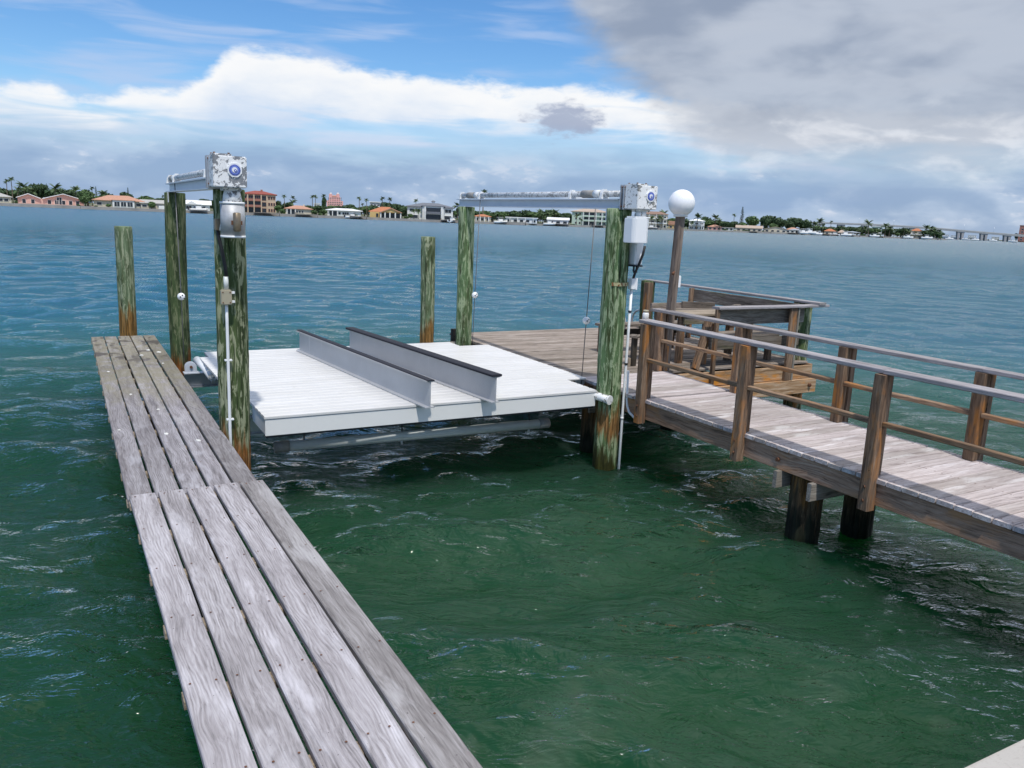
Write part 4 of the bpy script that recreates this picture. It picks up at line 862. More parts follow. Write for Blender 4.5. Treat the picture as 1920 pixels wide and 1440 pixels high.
dk = ['low timber dock below the white cottage', 'timber dock in front of the red roofed block', 'short dock at the brown roofed bungalow', 'timber dock beside the yellow gabled house', 'dock with many posts by the white villa', 'long low dock in front of the flat white house', 'dock beside the small white house between palms', 'dock in front of the pale green block', 'dock under the dark palms of the brown roofed villa', 'dock at the ranch house under the round trees', 'dock with pale canopy near the rust roofed house', 'dock at the orange roofed cottage', 'dock with white canopy past the thatched hut', 'dock in front of the teal house', 'last dock before the bridge']
for (px, L, wd, rf), lb in zip([(372, 9, 6, None), (500, 6, 10, None), (575, 5, 9, None), (672, 10, 7, None), (846, 8, 9, None), (945, 9, 22, None), (1045, 10, 12, None), (1128, 8, 12, None), (1218, 7, 14, None), (1415, 8, 24, None), (1490, 10, 8, 'r_white'), (1552, 10, 16, None), (1598, 12, 12, 'r_white'), (1655, 8, 30, None), (1735, 9, 26, None)], dk): far_dock(px, L, wd, rf, lb)
bt = boat_proto()
for i, (px, dd, rz, z, sc, lb) in enumerate([(372, 5, .1, .9, 1.0, 'motor boat held above the dock of the white cottage'), (848, 6, 1.2, .5, 1.0, 'white motor boat beside the dock of the white villa'), (660, 4, .3, .4, .9, 'white motor boat by the long white house'), (938, 5, .4, .6, 1.1, 'white motor boat left of the flat white house dock'), (1030, 5, .2, .6, 1.0, 'white motor boat at the dock between palms'), (1222, 6, 2.9, .5, 1.1, 'white motor boat moored under the brown roofed villa'),
    (1505, 8, .6, .9, 1.5, 'large white boat on a lift near the rust roofed house'), (1518, 9, .4, 1.1, 1.6, 'white hard top boat left of the leaning palms'), (1532, 8, .2, .5, 1.2, 'white boat below the leaning palms'), (1566, 8, 2.8, .5, 1.2, 'white boat between the orange cottage and thatched hut'), (1585, 10, .3, .6, 1.5, 'white boat tied beyond the thatched hut'), (1640, 8, .2, .6, 1.2, 'white boat in front of the teal house'), (1703, 8, .3, .6, 1.3, 'white boat near the salmon roofed villa'), (1738, 10, .1, .7, 1.4, 'white boat tied at the last dock')]):
    p = at(px, shore(px) - dd, z); rr_ = math.atan2(-p.x, p.y) + rz
    if i == 0: bt.location = p; bt.rotation_euler = (0, 0, rr_); bt.scale = (sc, sc, sc); bt['label'] = lb
    else: copy_tree(bt, p, rr_, sc, lb)

# ------------------------------------------------------------------ bridge and marina beyond
DB = 1150.0
br = root('causeway_bridge', at(1850, DB), 'long concrete causeway bridge sloping down beyond the far shore', 'bridge'); sB = DB / F
def deck_z(px): return EYE + (horizon(px) - np.interp(px, [1500, 1560, 1640, 1700, 1760, 1800, 1850, 1920, 2050], [415.5, 417.2, 420.2, 423.5, 427.5, 431.0, 435.0, 440.5, 450])) * sB
cols_ = list(range(1490, 2060, 15)); mb = MB(); rail_ = MB(); rail2_ = MB()
for a, c_ in zip(cols_, cols_[1:]):
    A, B_ = at(a, DB), at(c_, DB); d = (B_ - A).normalized(); nr = Vector((d.y, -d.x, 0)); nr = -nr if nr.dot(A) > 0 else nr
    za, zb = deck_z(a), deck_z(c_)
    for (m_, off0, off1, lo_, hi_) in ((mb, 0, -14, -2.8, -.95), (rail_, .35, -.1, -1.3, 0.0), (rail2_, -13.9, -14.35, -1.3, 0.0)):
        q = [(A + nr * off0, za), (B_ + nr * off0, zb), (B_ + nr * off1, zb), (A + nr * off1, za)]; n = len(m_.v)
        for e_ in (lo_, hi_):
            for v, z in q: m_.v.append((v.x, v.y, z + e_))
        for f in ((3, 2, 1, 0), (4, 5, 6, 7), (0, 1, 5, 4), (1, 2, 6, 5), (2, 3, 7, 6), (3, 0, 4, 7)): m_.face([n + i for i in f])
M['bridge'] = plain('bridge_concrete', (0.42, 0.41, 0.38), .9, 0, .08, .1); M['bridge_d'] = plain('bridge_pier_concrete', (0.30, 0.29, 0.28), .9, 0, .1, .1)
mb.build('bridge_deck', 'bridge', br); rail_.build('parapet', 'bridge', br); rail2_.build('parapet', 'bridge', br)
for px in (1530, 1575, 1620, 1665, 1710, 1755, 1799, 1843, 1887, 1930, 1972):
    A = at(px, DB + 3); B_ = at(px + 8, DB + 3); d = (B_ - A).normalized(); z = deck_z(px) - 2.75; mb = MB()
    def quad(p, w0, w1, z0, z1, th=2.2):
        n = len(mb.v); nr = Vector((-d.y, d.x, 0)) * th
        for zz, w_ in ((z0, w0), (z1, w1)):
            for v in (p - d * w_ - nr, p + d * w_ - nr, p + d * w_ + nr, p - d * w_ + nr): mb.v.append((v.x, v.y, zz))
        for f in ((3, 2, 1, 0), (4, 5, 6, 7), (0, 1, 5, 4), (1, 2, 6, 5), (2, 3, 7, 6), (3, 0, 4, 7)): mb.face([n + i for i in f])
    quad(A, 5.2, 5.2, z - 1.6, z); quad(A - d * 3.0, 1.2, 1.9, -1.5, z - 1.55); quad(A + d * 3.0, 1.2, 1.9, -1.5, z - 1.55)
    mb.build('bridge_pier', 'bridge_d', br)
for px in (1608, 1673, 1740, 1805, 1861):
    A = at(px, DB + 1); z = deck_z(px); mb = MB(); mb.tube([(A.x, A.y, z - 1), (A.x, A.y, z + 7.5)], [.16, .10], 6); B_ = at(px + 2.5, DB + 1); mb.tube([(A.x, A.y, z + 7.4), (B_.x, B_.y, z + 7.8)], .08, 5); mb.build('lamp_mast', 'alu', br)
for i, (px, h_, wd, lb) in enumerate([(1772, 9, 9, 'far white marina shed left of the first bridge pier'), (1788, 8, 7, 'small white marina building behind the bridge'), (1822, 10, 10, 'white waterside block between the first two bridge piers'), (1866, 8, 9, 'white waterside block between the later bridge piers')]):
    bungalow('marina_building', px - wd * .7, px + wd * .7, 1620, lb, 'w_white', 'r_white', 'flat', h_ / 2, .5, 5, 2)
b = Bld('brown_tower', 1921, 1350, 'brown apartment tower at the end of the bridge', 'building', vs=1.0); b.wall(b.X(1910), b.X(1945), 0, b.Z(1921, 424), 0, 20, 'w_brick'); b.roof(b.X(1910), b.X(1945), 0, 20, b.Z(1921, 424), .8, 'r_brown', 'flat', .5)
for r_ in range(5):
    for px in spread(1911, 1944, 4): b.win(b.X(px) - 1.6, b.X(px) + 1.6, 2 + r_ * 4.2, 4.4 + r_ * 4.2, -.1)
mb = MB(); fl = [at(p, D) for p, D in ((1740, 1640), (1850, 1600), (1925, 1330), (1990, 1330), (2300, 1500))]; bk = [at(p, 2300) for p in (2300, 1740)]
mb.prism([(p.x, p.y) for p in fl + bk], 'z', -1.5, 1.0); tag(mb.build('distant_land', 'lawn'), 'low distant land beyond the bridge', None, None, 'structure')
for px, py, wp, D in [(1905, 437, 14, 1370), (1935, 434, 26, 1380), (1890, 443, 12, 1620), (1960, 436, 26, 1390), (1840, 446, 12, 1640), (1800, 446, 12, 1640)]: put(T_dark, px, D, py, wp, near_label(T_dark.name, px, 50), H_[T_dark.name])
for i, (px, rz, lb) in enumerate([(1780, .2, 'far white boat left of the first bridge pier'), (1812, 2.9, 'far white boat right of the first bridge pier'), (1828, .1, 'far white boat before the second bridge pier'), (1862, .3, 'far white boat between the second and third piers'), (1900, 2.8, 'white boat running past the last bridge pier')]):
    p = at(px, 1090 if px != 1900 else 980, .3); copy_tree(bt, p, math.atan2(-p.x, p.y) + rz, 1.5, lb)

# ------------------------------------------------------------------ pilings
pile(0.86, 14.20, 2.53, 0.125, 'pile_pale', 'pale green mooring piling standing alone at the end of the narrow pier', 11)
pile(1.34, 11.65, 3.05, 0.128, 'pile_dark', 'dark mossy lift piling under the outer end of the flaking gearbox beam', 12)
pile(1.325, 7.60, 3.05, 0.133, 'pile_olive', 'olive lift piling carrying the metal motor and tan junction box', 13)
pile(5.14, 12.05, 2.56, 0.108, 'pile_pale', 'pale green mooring piling with orange base beyond the lift platform', 14)
pile(5.62, 11.65, 3.05, 0.125, 'pile_green', 'green lift piling at the outer end of the long white beam', 15)
pile(5.63, 7.60, 3.06, 0.140, 'pile_green', 'bright green lift piling under the white motor cover', 16, lean=(-0.012, 0))
pile(5.92, 4.83, 0.86, 0.142, 'pile_brown', 'wet brown piling under the walkway edge between cross beams', 21)
pile(6.66, 4.80, 0.86, 0.145, 'pile_brown', 'black wet piling under the middle of the walkway', 22)
pile(5.86, 8.25, 0.86, 0.14, 'pile_brown', 'dark piling under the dock head beside the lift platform', 23)
pile(5.92, 1.25, 0.86, 0.142, 'pile_brown', 'brown piling under the walkway close to the seawall', 24)
pile(6.85, 1.25, 0.86, 0.142, 'pile_brown', 'dark piling under the far side of the walkway close to the seawall', 25)
pile(10.02, 8.66, 1.82, 0.135, 'pile_olive', 'olive piling at the outer corner of the dock bench', 26)
pile(9.82, 12.25, 1.84, 0.13, 'pile_dark', 'dark green piling behind the globe lamp post', 27)
for x_, y_, lb, sd_ in ((7.6, 8.75, 'dark piling under the dock below the cleaning table', 28), (7.6, 12.1, 'dark piling under the outer edge of the dock head', 29), (5.95, 12.1, 'dark piling under the outer corner of the dock head', 30)):
    pile(x_, y_, 0.80, 0.13, 'pile_brown', lb, sd_)
for x_, y_, lb, sd_ in ((0.75, 9.6, 'dark piling beneath the middle of the narrow pier', 31), (0.75, 5.7, 'dark piling beneath the joint of the narrow pier', 32), (0.75, 13.3, 'dark piling beneath the tip of the narrow pier', 33)):
    pile(x_, y_, 0.66, 0.10, 'pile_brown', lb, sd_)
tg = MB()
for i in range(9):
    a0 = math.radians(-140 + i * 13); a1 = math.radians(-140 + (i + 1) * 13); cx_, cy_ = 5.604, 7.60
    n = len(tg.v)
    for a in (a0, a1):
        for z in (2.195, 2.235):
            for r_ in (0.148, 0.156): tg.v.append((cx_ + math.cos(a) * r_, cy_ + math.sin(a) * r_, z))
    for f in ((0, 2, 6, 4), (1, 5, 7, 3), (0, 4, 5, 1), (2, 3, 7, 6), (0, 1, 3, 2), (4, 6, 7, 5)): tg.face([n + k for k in f])
tg.build('worn_tag', 'tag', None, 'worn yellow and rust strip around the bright green lift piling', 'tag')

# ------------------------------------------------------------------ narrow pier on the left
fp = root('narrow_pier', (0.77, 7.5, 0.0), 'narrow weathered grey plank pier beside the boat lift', 'pier')
joints = []; screws = MB()
def screw_at(x, y, z, r_=0.0058):
    n = len(screws.v); screws.v += [(x + r_ * math.cos(k * math.pi / 3), y + r_ * math.sin(k * math.pi / 3), z) for k in range(6)]; screws.face([n + k for k in range(6)])
for sec, (ya, yb, zt, xa0, xb0, xa1, xb1, mt) in enumerate([(1.30, 5.90, 0.905, 0.355, 1.252, 0.300, 1.212, 'finger'), (5.93, 13.76, 0.862, 0.292, 1.196, 0.305, 1.198, 'finger_old')]):
    n_ = 5; g = 0.019
    for k in range(n_):
        f0, f1 = k / n_, (k + 1) / n_
        def ex(a, b_, f): return a + (b_ + g - a) * f
        l0, r0 = ex(xa0, xb0, f0), ex(xa0, xb0, f1) - g; l1, r1 = ex(xa1, xb1, f0), ex(xa1, xb1, f1) - g
        wd = ((r0 - l0) + (r1 - l1)) / 2 * random.uniform(.985, 1.01); dz = random.uniform(-.004, .003)
        e0, e1 = random.uniform(-.008, .008), random.uniform(-.012, .012)
        timber('plank', ((l0 + r0) / 2, ya + e0, zt - .019 + dz), ((l1 + r1) / 2, yb + e1, zt - .019 + dz), wd, .038, mt, fp, None, .005, 14, .006)
        ys = np.arange(ya + .10, yb, .635)
        for y_ in list(ys) + [yb - .05]:
            t_ = (y_ - ya) / (yb - ya); lx, rx = l0 + (l1 - l0) * t_, r0 + (r1 - r0) * t_
            for fx in (.2, .8): screw_at(lx + (rx - lx) * fx + random.uniform(-.006, .006), y_ + random.uniform(-.012, .012), zt + dz + .0042)
    for y_ in np.arange(ya + .10, yb, .635):
        t_ = (y_ - ya) / (yb - ya); lx, rx = xa0 + (xa1 - xa0) * t_, xb0 + (xb1 - xb0) * t_
        timber('joist', (lx - .004, y_, zt - .063), (rx - .012, y_, zt - .063), .088, .040, 'joist', fp, None, .004, 1)
    for fx in (.16, .84): timber('stringer', (xa0 + (xb0 - xa0) * fx, ya + .03, zt - .21), (xa1 + (xb1 - xa1) * fx, yb - .06, zt - .21), .05, .16, 'dark', fp, None, .004, 2)
timber('joist', (.30, 5.98, .81), (1.20, 5.98, .81), .09, .05, 'joist', fp, None, .004, 1)
tag(screws.build('screw_heads', 'bolt', fp), 'rusty screw heads in the planks', None, None, 'stuff')
for i, (x_, y_, r_) in enumerate([(.72, 7.62, .022), (.95, 7.30, .016), (.86, 11.9, .02), (.98, 12.3, .022), (1.10, 12.1, .026), (.40, 10.8, .016), (.55, 9.4, .012), (1.06, 11.2, .014), (.75, 8.6, .012), (.35, 7.9, .010)]):
    mb = MB(); k = 11; n = 0
    ring = [(x_ + r_ * (1 + random.uniform(-.45, .5)) * math.cos(a) * 1.0, y_ + r_ * (1 + random.uniform(-.45, .7)) * math.sin(a) * 1.5) for a in [2 * math.pi * j / k for j in range(k)]]
    mb.prism(ring, 'z', .860, .8675); mb.build('dropping', 'dropping', fp)

# ------------------------------------------------------------------ boat lift platform
pf = root('lift_platform', (3.5, 9.45, 0.5), 'white vinyl decked boat lift platform between the four lift pilings', 'platform')
pitch = .1312; n_ = int((11.32 - 7.62) / pitch)
pl_cache = {}
for k in range(n_ + 1):
    y_ = 7.655 + k * pitch
    if y_ < 8.20: xa, xb = 1.585, 5.425
    elif y_ < 10.95: xa, xb = 1.485, 5.735
    else: xa, xb = 1.60, 5.25
    key = (xa, xb)
    if key not in pl_cache:
        me = timber_mesh(xb - xa, pitch - .016, .028, .007, 1, 0, 1); me.materials.append(M['vinyl']); pl_cache[key] = me
    timber('plank', (xa, y_, .946), (xb, y_, .946), 0, 0, 'vinyl', pf, None, me=pl_cache[key])
    # the raised rib of each vinyl plank
MB().box((1.58, 7.575, .931), (5.43, 7.598, .958), 0, .004).build('front_lip', 'vinyl', pf)
MB().box((1.59, 7.583, .765), (5.42, 7.607, .926), 0, .003).build('front_fascia', 'vinyl_fascia', pf)
MB().box((1.592, 7.61, .775), (1.612, 8.18, .926), 0, .003).build('side_fascia', 'vinyl_fascia', pf)
MB().box((5.40, 7.61, .775), (5.418, 8.18, .926), 0, .003).build('side_fascia', 'vinyl_fascia', pf)
MB().box((1.605, 11.30, .80), (5.24, 11.32, .928), 0, .003).build('rear_fascia', 'vinyl_fascia', pf)
MB().box((1.60, 7.60, .742), (5.41, 7.66, .768), 0, .003).build('rubber_strip', 'black', pf)
def ibeam(mb, axis, a, b_, c0, c1, fw, tf=.012, tw=.010):
    """I section from a to b along axis; c0 = cross position, c1 = (z0, z1)"""
    z0, z1 = c1
    for (h0, h1, w_) in ((z0, z0 + tf, fw), (z1 - tf, z1, fw), (z0 + tf, z1 - tf, tw)):
        lo, hi = ((a, c0 - w_ / 2, h0), (b_, c0 + w_ / 2, h1)) if axis == 'x' else ((c0 - w_ / 2, a, h0), (c0 + w_ / 2, b_, h1))
        mb.box(lo, hi)
    return mb
for y_ in (8.38, 10.95): ibeam(MB(), 'x', 1.28 if y_ > 10 else 1.50, 5.80 if y_ < 10 else 5.44, y_, (.58, .77), .13).build('cradle_beam', 'alu', pf)
for x_ in (1.75, 2.6, 3.5, 4.4, 5.25): ibeam(MB(), 'y', 7.66, 11.28, x_, (.775, .928), .07).build('deck_stringer', 'alu', pf)
# bunk beams with black carpet tops, set a little askew
for (xf, xr) in ((3.205, 2.840), (3.965, 3.565)):
    a, b_ = Vector((xf, 7.375, 0)), Vector((xr, 11.15, 0)); d = (b_ - a).normalized(); sd_ = Vector((d.y, -d.x, 0)); L = (b_ - a).length
    def sweep(prof, name, m_, par, y0=0.0, y1=None):
        mb = MB(); y1 = L if y1 is None else y1; n = len(prof)
        for t_ in (y0, y1):
            for (u, z) in prof: v = a + d * t_ + sd_ * u; mb.v.append((v.x, v.y, z))
        mb.face(list(range(n))); mb.face([n + i for i in range(n)][::-1])
        for i in range(n): mb.face((i, n + i, n + (i + 1) % n, (i + 1) % n))
        return mb.build(name, m_, par)
    bk_ = sweep([(-.055, .963), (.055, .963), (.055, .973), (.006, .975), (.006, 1.235), (.05, 1.238), (.05, 1.248), (-.05, 1.248), (-.05, 1.238), (-.006, 1.235), (-.006, .975), (-.055, .973)], 'bunk_beam', 'bunk', pf)
    cw = .036 if xf < 3.5 else .060
    ct_ = 1.262 if xf < 3.5 else 1.275
    sweep([(-cw, 1.2485), (cw, 1.2485), (cw + .004, ct_ - .006), (cw - .006, ct_), (-cw + .006, ct_), (-cw - .004, ct_ - .006)], 'carpet_cap', 'carpet', bk_, -.015, L + .015)
# sheave bracket and cable sleeve at the far left cradle end, sleeve at the near right corner
mb = MB(); arc = [(1.29, .77), (1.43, .77), (1.43, .86)] + [(1.36 + .07 * math.cos(a), .86 + .06 * math.sin(a)) for a in [i * math.pi / 8 for i in range(1, 8)]] + [(1.29, .86)]
mb.prism(arc, 'y', 10.86, 10.875).prism(arc, 'y', 10.93, 10.945).box((1.27, 10.84, .772), (1.46, 10.97, .785)); sb_ = mb.build('sheave_bracket', 'alu_white', pf)
MB().tube([(1.36, 10.84, .86), (1.36, 10.96, .86)], .018, 10).build('sheave_pin', 'bolt', sb_)
def sleeve(pts, nm):
    o = MB().tube(pts, .052, 16).build(nm, 'pvc', pf); e_ = Vector(pts[-1]); dd = (e_ - Vector(pts[-2])).normalized(); mb = MB()
    for k in range(9):
        j = Vector((random.uniform(-1, 1), random.uniform(-1, 1), random.uniform(-1, 1))) * .03; q = e_ + dd * random.uniform(.02, .07) + j; mb.tube([e_ + j * .7 - dd * .02, q, q + Vector((random.uniform(-.02, .02), 0, -random.uniform(.01, .05)))], .006, 5)
    mb.build('frayed_end', 'rope', o)
sleeve([(1.47, 11.12, .90), (1.50, 10.80, .88), (1.55, 10.42, .80)], 'cable_sleeve')
mb = MB(); mb.tube([(5.38, 7.86, .90), (5.43, 7.66, .89), (5.465, 7.50, .878), (5.49, 7.41, .872)], [.046, .050, .047, .052], 16); sl = mb.build('cable_sleeve', 'flake_r', pf)
MB().tube([(5.489, 7.412, .872), (5.494, 7.394, .871)], .056, 16).build('sleeve_cap', 'flake_r', sl)
mb = MB(); mb.box((5.66, 8.30, .772), (5.80, 8.47, .79)).box((5.69, 8.33, .79), (5.70, 8.44, .93)).box((5.76, 8.33, .79), (5.77, 8.44, .93)); mb.build('sheave_bracket', 'alu_white', pf)
# grey pipe hanging under the front of the platform
hp = root('hanging_pipe', (3.5, 8.25, .40), 'grey plastic pipe hung under the front of the lift platform', 'pipe')
MB().tube([(1.98, 8.33, .424), (5.02, 8.18, .436)], .056, 20).build('pipe', 'pvc_grey', hp)
for a_, b_ in (((1.84, 8.337, .424), (1.99, 8.3295, .424)), ((5.01, 8.1805, .436), (5.15, 8.1735, .4365))): MB().tube([a_, b_], .061, 20).build('pipe_cap', 'winder', hp)
for x_ in (2.15, 3.25, 4.88):
    y_ = 8.33 - (x_ - 1.98) * .0493; MB().tube([(x_, y_, .48), (x_ + .01, y_ + .02, .55), (x_, y_ + .05, .60)], .008, 6).build('hanger', 'black', hp); MB().tube([(x_, y_, .33), (x_, y_, .375)], .012, 8).build('drain_stub', 'pvc_grey', hp)

# ------------------------------------------------------------------ lift beams with gearboxes and motors
def gear_head(x, gx, flake, left):
    side = 'left' if left else 'right'
    o = root('lift_beam', (x, 9.6, 3.05), ('pale lift beam with flaking gearbox and cylindrical metal motor' if left else 'long pale lift beam with gearbox and white plastic motor cover'), 'boat lift')
    bm_ = ibeam(MB(), 'y', 7.56, 11.88, x, (3.062, 3.175), .115, .012, .012).build('beam', 'alu_white', o)
    if left:
        st_ = MB().box((x - .0095, 7.66, 3.08), (x - .0065, 7.84, 3.158)).build('sticker', 'sticker', bm_)
        lx0, lx1 = x - .0115, x - .0097
        mb = MB().box((lx0, 7.800, 3.092), (lx1, 7.812, 3.152)).box((lx0, 7.762, 3.092), (lx1, 7.774, 3.152)).box((lx0, 7.7741, 3.117), (lx1, 7.7999, 3.127)); mb.build('letter', 'print', bm_)
        MB().box((lx0, 7.736, 3.092), (lx1, 7.748, 3.152)).box((lx0, 7.705, 3.092), (lx1, 7.7359, 3.103)).build('letter', 'print', bm_)
        MB().box((lx0, 7.70, 3.083), (lx1, 7.815, 3.087)).build('printed_line', 'print', bm_)
    for y_ in (7.72, 11.60):
        MB().box((x - .068, y_ - .05, 2.93), (x - .058, y_ + .05, 3.06)).build('pile_bracket', 'alu_white', o)
    sh = MB().tube([(x, 7.50, 3.232), (x, 11.84, 3.232)], .036, 16).build('drive_pipe', 'shaft', o)
    for y0, y1 in (((8.12, 8.36), (11.34, 11.56))): MB().tube([(x, y0, 3.232), (x, y1, 3.232)], .046, 16).build('winder', 'winder' , sh)
    for y0, y1 in ((7.98, 8.10), (11.18, 11.30)): MB().tube([(x, y0, 3.232), (x, y1, 3.232)], .047, 16).build('coupling', 'pvc', sh)
    for y_ in (7.92, 8.60, 11.12, 11.78): MB().prism([(x - .055, 3.176), (x + .055, 3.176), (x + .045, 3.24), (x + .02, 3.285), (x - .02, 3.285), (x - .045, 3.24)], 'y', y_ - .022, y_ + .022).build('bearing_block', 'pvc', sh)
    # gearbox
    gb = MB().box((gx - .135, 7.17, 3.062), (gx + .135, 7.41, 3.318), 0, .008).build('gearbox', flake, o)
    MB().box((gx - .13, 7.20, 3.3185), (gx + .02, 7.39, 3.335), 0, .003).build('gearbox_lid', flake, gb)
    for bx, by in ((-.115, 7.22), (-.115, 7.37), (0.0, 7.22), (0.0, 7.37)): MB().tube([(gx + bx, by, 3.334), (gx + bx, by, 3.345)], .010, 6).build('lid_bolt', 'bolt', gb)
    mp = MB().box((gx - .150, 7.412, 3.055), (gx + .10, 7.425, 3.325), 0, .002).box((gx - .150, 7.47, 3.055), (gx + .10, 7.485, 3.325), 0, .002).box((gx - .10, 7.425, 3.09), (gx + .07, 7.47, 3.30)); mpo = mp.build('mount_plate', 'alu', o)
    for z in (3.09, 3.30): MB().tube([(gx - .135, 7.40, z), (gx - .135, 7.50, z)], .008, 6).build('mount_bolt', 'bolt', mpo)
    MB().box((gx - .13, 7.485, 3.05), (gx + .08, 7.60, 3.062)).build('seat_plate', 'alu', o)
    # round emblem on an octagonal plate
    ex_, ez_ = gx + .035, 3.205; yf = 7.17
    def ngon(n, r_, off=0, cx=0, cz=0): return [(ex_ + cx + r_ * math.cos(2 * math.pi * i / n + off), ez_ + cz + r_ * math.sin(2 * math.pi * i / n + off)) for i in range(n)]
    MB().prism(ngon(8, .062, math.pi / 8), 'y', yf - .010, yf).build('emblem_plate', 'plastic', gb)
    nt = 28; gear = [(ex_ + r_ * math.cos(a), ez_ + r_ * math.sin(a)) for i in range(nt) for (r_, a) in ((.047, (i + .0) * 2 * math.pi / nt), (.047, (i + .4) * 2 * math.pi / nt), (.040, (i + .55) * 2 * math.pi / nt), (.040, (i + .9) * 2 * math.pi / nt))]
    MB().prism(gear, 'y', yf - .013, yf - .010).build('emblem_gear', 'blue', gb); MB().prism(ngon(28, .036), 'y', yf - .015, yf - .013).build('emblem_ring', 'blue_l', gb)
    MB().prism(ngon(24, .022, 0, -.002, .001), 'y', yf - .017, yf - .015).build('emblem_disc', 'plastic', gb); MB().prism(ngon(18, .0115, 0, .004, -.005), 'y', yf - .019, yf - .017).build('emblem_dot_ring', 'blue', gb); MB().prism(ngon(12, .005, 0, .004, -.005), 'y', yf - .021, yf - .019).build('emblem_dot', 'plastic', gb)
    MB().box((gx - .05, 7.24, 3.035), (gx + .10, 7.38, 3.061), 0, .004).build('gearbox_foot', flake, gb)
    return o
gl_ = gear_head(1.315, 1.265, 'flake_l', True); gr_ = gear_head(5.60, 5.655, 'flake_r', False)
# left motor: bare metal cylinder
mx, my = 1.295, 7.29
mo = MB().tube([(mx, my, 2.945), (mx, my, 3.034)], [.085, .066], 20).build('motor_flange', 'flake_l', gl_)
mo = MB().tube([(mx, my, 2.665), (mx, my, 2.925)], .100, 28).build('motor', 'cover_alu', gl_)
MB().tube([(mx, my, 2.926), (mx, my, 2.946)], .104, 28).build('motor_collar', 'pvc', mo); MB().tube([(mx, my, 2.645), (mx, my, 2.664)], .104, 28).build('motor_collar', 'pvc', mo)
MB().tube([(mx + .015, my - .112, 2.70), (mx + .015, my - .112, 2.71), (mx + .015, my - .112, 2.85), (mx + .015, my - .112, 2.858)], [.026, .032, .032, .022], 14).build('capacitor', 'brass', mo)
MB().box((mx - .03, my - .105, 2.755), (mx + .06, my - .095, 2.79)).build('capacitor_clip', 'bolt', mo)
sw_ = MB().box((1.165, 7.37, 2.70), (1.215, 7.45, 2.80), 0, .006).build('switch_box', 'brass', gl_)
MB().tube([(1.20, 7.36, 2.70), (1.222, 7.355, 2.80)], .009, 6).build('switch_lever', 'pvc', sw_)
cl_ = MB().tube([(1.19, 7.41, 2.70), (1.20, 7.41, 2.62), (1.225, 7.42, 2.50), (1.245, 7.425, 2.38), (1.25, 7.425, 2.30)], .016, 10).build('motor_cable', 'black', None, 'black flexible cable from the metal motor down to the tan box', 'cable')
# right motor: white plastic cover
MB().tube([(5.655, 7.28, 2.985), (5.655, 7.28, 3.034)], [.068, .062], 20).build('motor_flange', 'flake_r', gr_)
cv = MB().prism([(5.50, 7.21), (5.525, 7.18), (5.68, 7.18), (5.755, 7.25), (5.755, 7.36), (5.50, 7.36)], 'z', 2.695, 2.965); bmx = bmesh.new(); me_ = bpy.data.meshes.new('t'); me_.from_pydata(cv.v, [], cv.f); bmx.from_mesh(me_); bmesh.ops.recalc_face_normals(bmx, faces=bmx.faces); bmesh.ops.bevel(bmx, geom=list(bmx.edges), offset=.006, segments=2, affect='EDGES')
c2 = MB(); c2.bm(bmx); c2.build('motor_cover', 'plastic', gr_); MB().box((5.525, 7.195, 2.966), (5.735, 7.36, 2.984), 0, .005).build('cover_lid', 'plastic', gr_)
cb_ = MB().box((5.735, 7.42, 2.44), (5.845, 7.60, 2.90), 0, .012).build('control_box', 'plastic', None, 'white control box on the side of the bright green lift piling', 'box')
MB().box((5.730, 7.415, 2.42), (5.85, 7.605, 2.4395), 0, .004).build('box_base', 'black', cb_)
MB().tube([(5.80, 7.34, 2.66), (5.792, 7.36, 2.56), (5.775, 7.40, 2.44), (5.758, 7.43, 2.36), (5.75, 7.45, 2.285)], .015, 10).build('motor_cable', 'black', None, 'black cable from the white motor cover to the white junction box', 'cable')
MB().tube([(5.748, 7.45, 2.425), (5.738, 7.44, 2.37), (5.752, 7.43, 2.335), (5.77, 7.425, 2.36), (5.778, 7.44, 2.425)], .011, 8).build('cable_loop', 'black', None, 'short black cable loop under the white control box', 'cable')

# lift cables
for (x_, y_, zt, zb, zball, lb) in ((1.30, 11.05, 3.19, .86, 1.75, 'thin lift cable with white ball beside the dark mossy piling'), (5.49, 11.05, 3.19, .80, 1.73, 'thin lift cable with white ball beside the outer green piling'), (5.73, 8.35, 3.19, .83, 1.68, 'thin lift cable with speckled ball above the dock head'), (1.42, 8.35, 3.19, .79, 1.70, 'thin lift cable behind the olive lift piling')):
    o = root('lift_cable', (x_, y_, zb), lb, 'cable')
    MB().tube([(x_ + (.06 if x_ > 5 else -.02), y_, zt), (x_ + .02 * (x_ > 5), y_, zball), (x_, y_, zb)], .0058, 8).build('wire', 'cable', o)
    bl = MB().sphere((x_ + .02 * (x_ > 5), y_, zball), .048, 20, 12).build('stop_ball', 'pvc', o)
    for k in range(5):
        a = -1.9 + k * .55; e_ = .5 * math.sin(k * 2.1); c_ = Vector((x_ + .02 * (x_ > 5), y_, zball)); dd = Vector((math.cos(a) * math.cos(e_), math.sin(a) * math.cos(e_), math.sin(e_))); MB().tube([c_ + dd * .043, c_ + dd * .0495], .010, 8).build('ball_slot', 'black', bl)

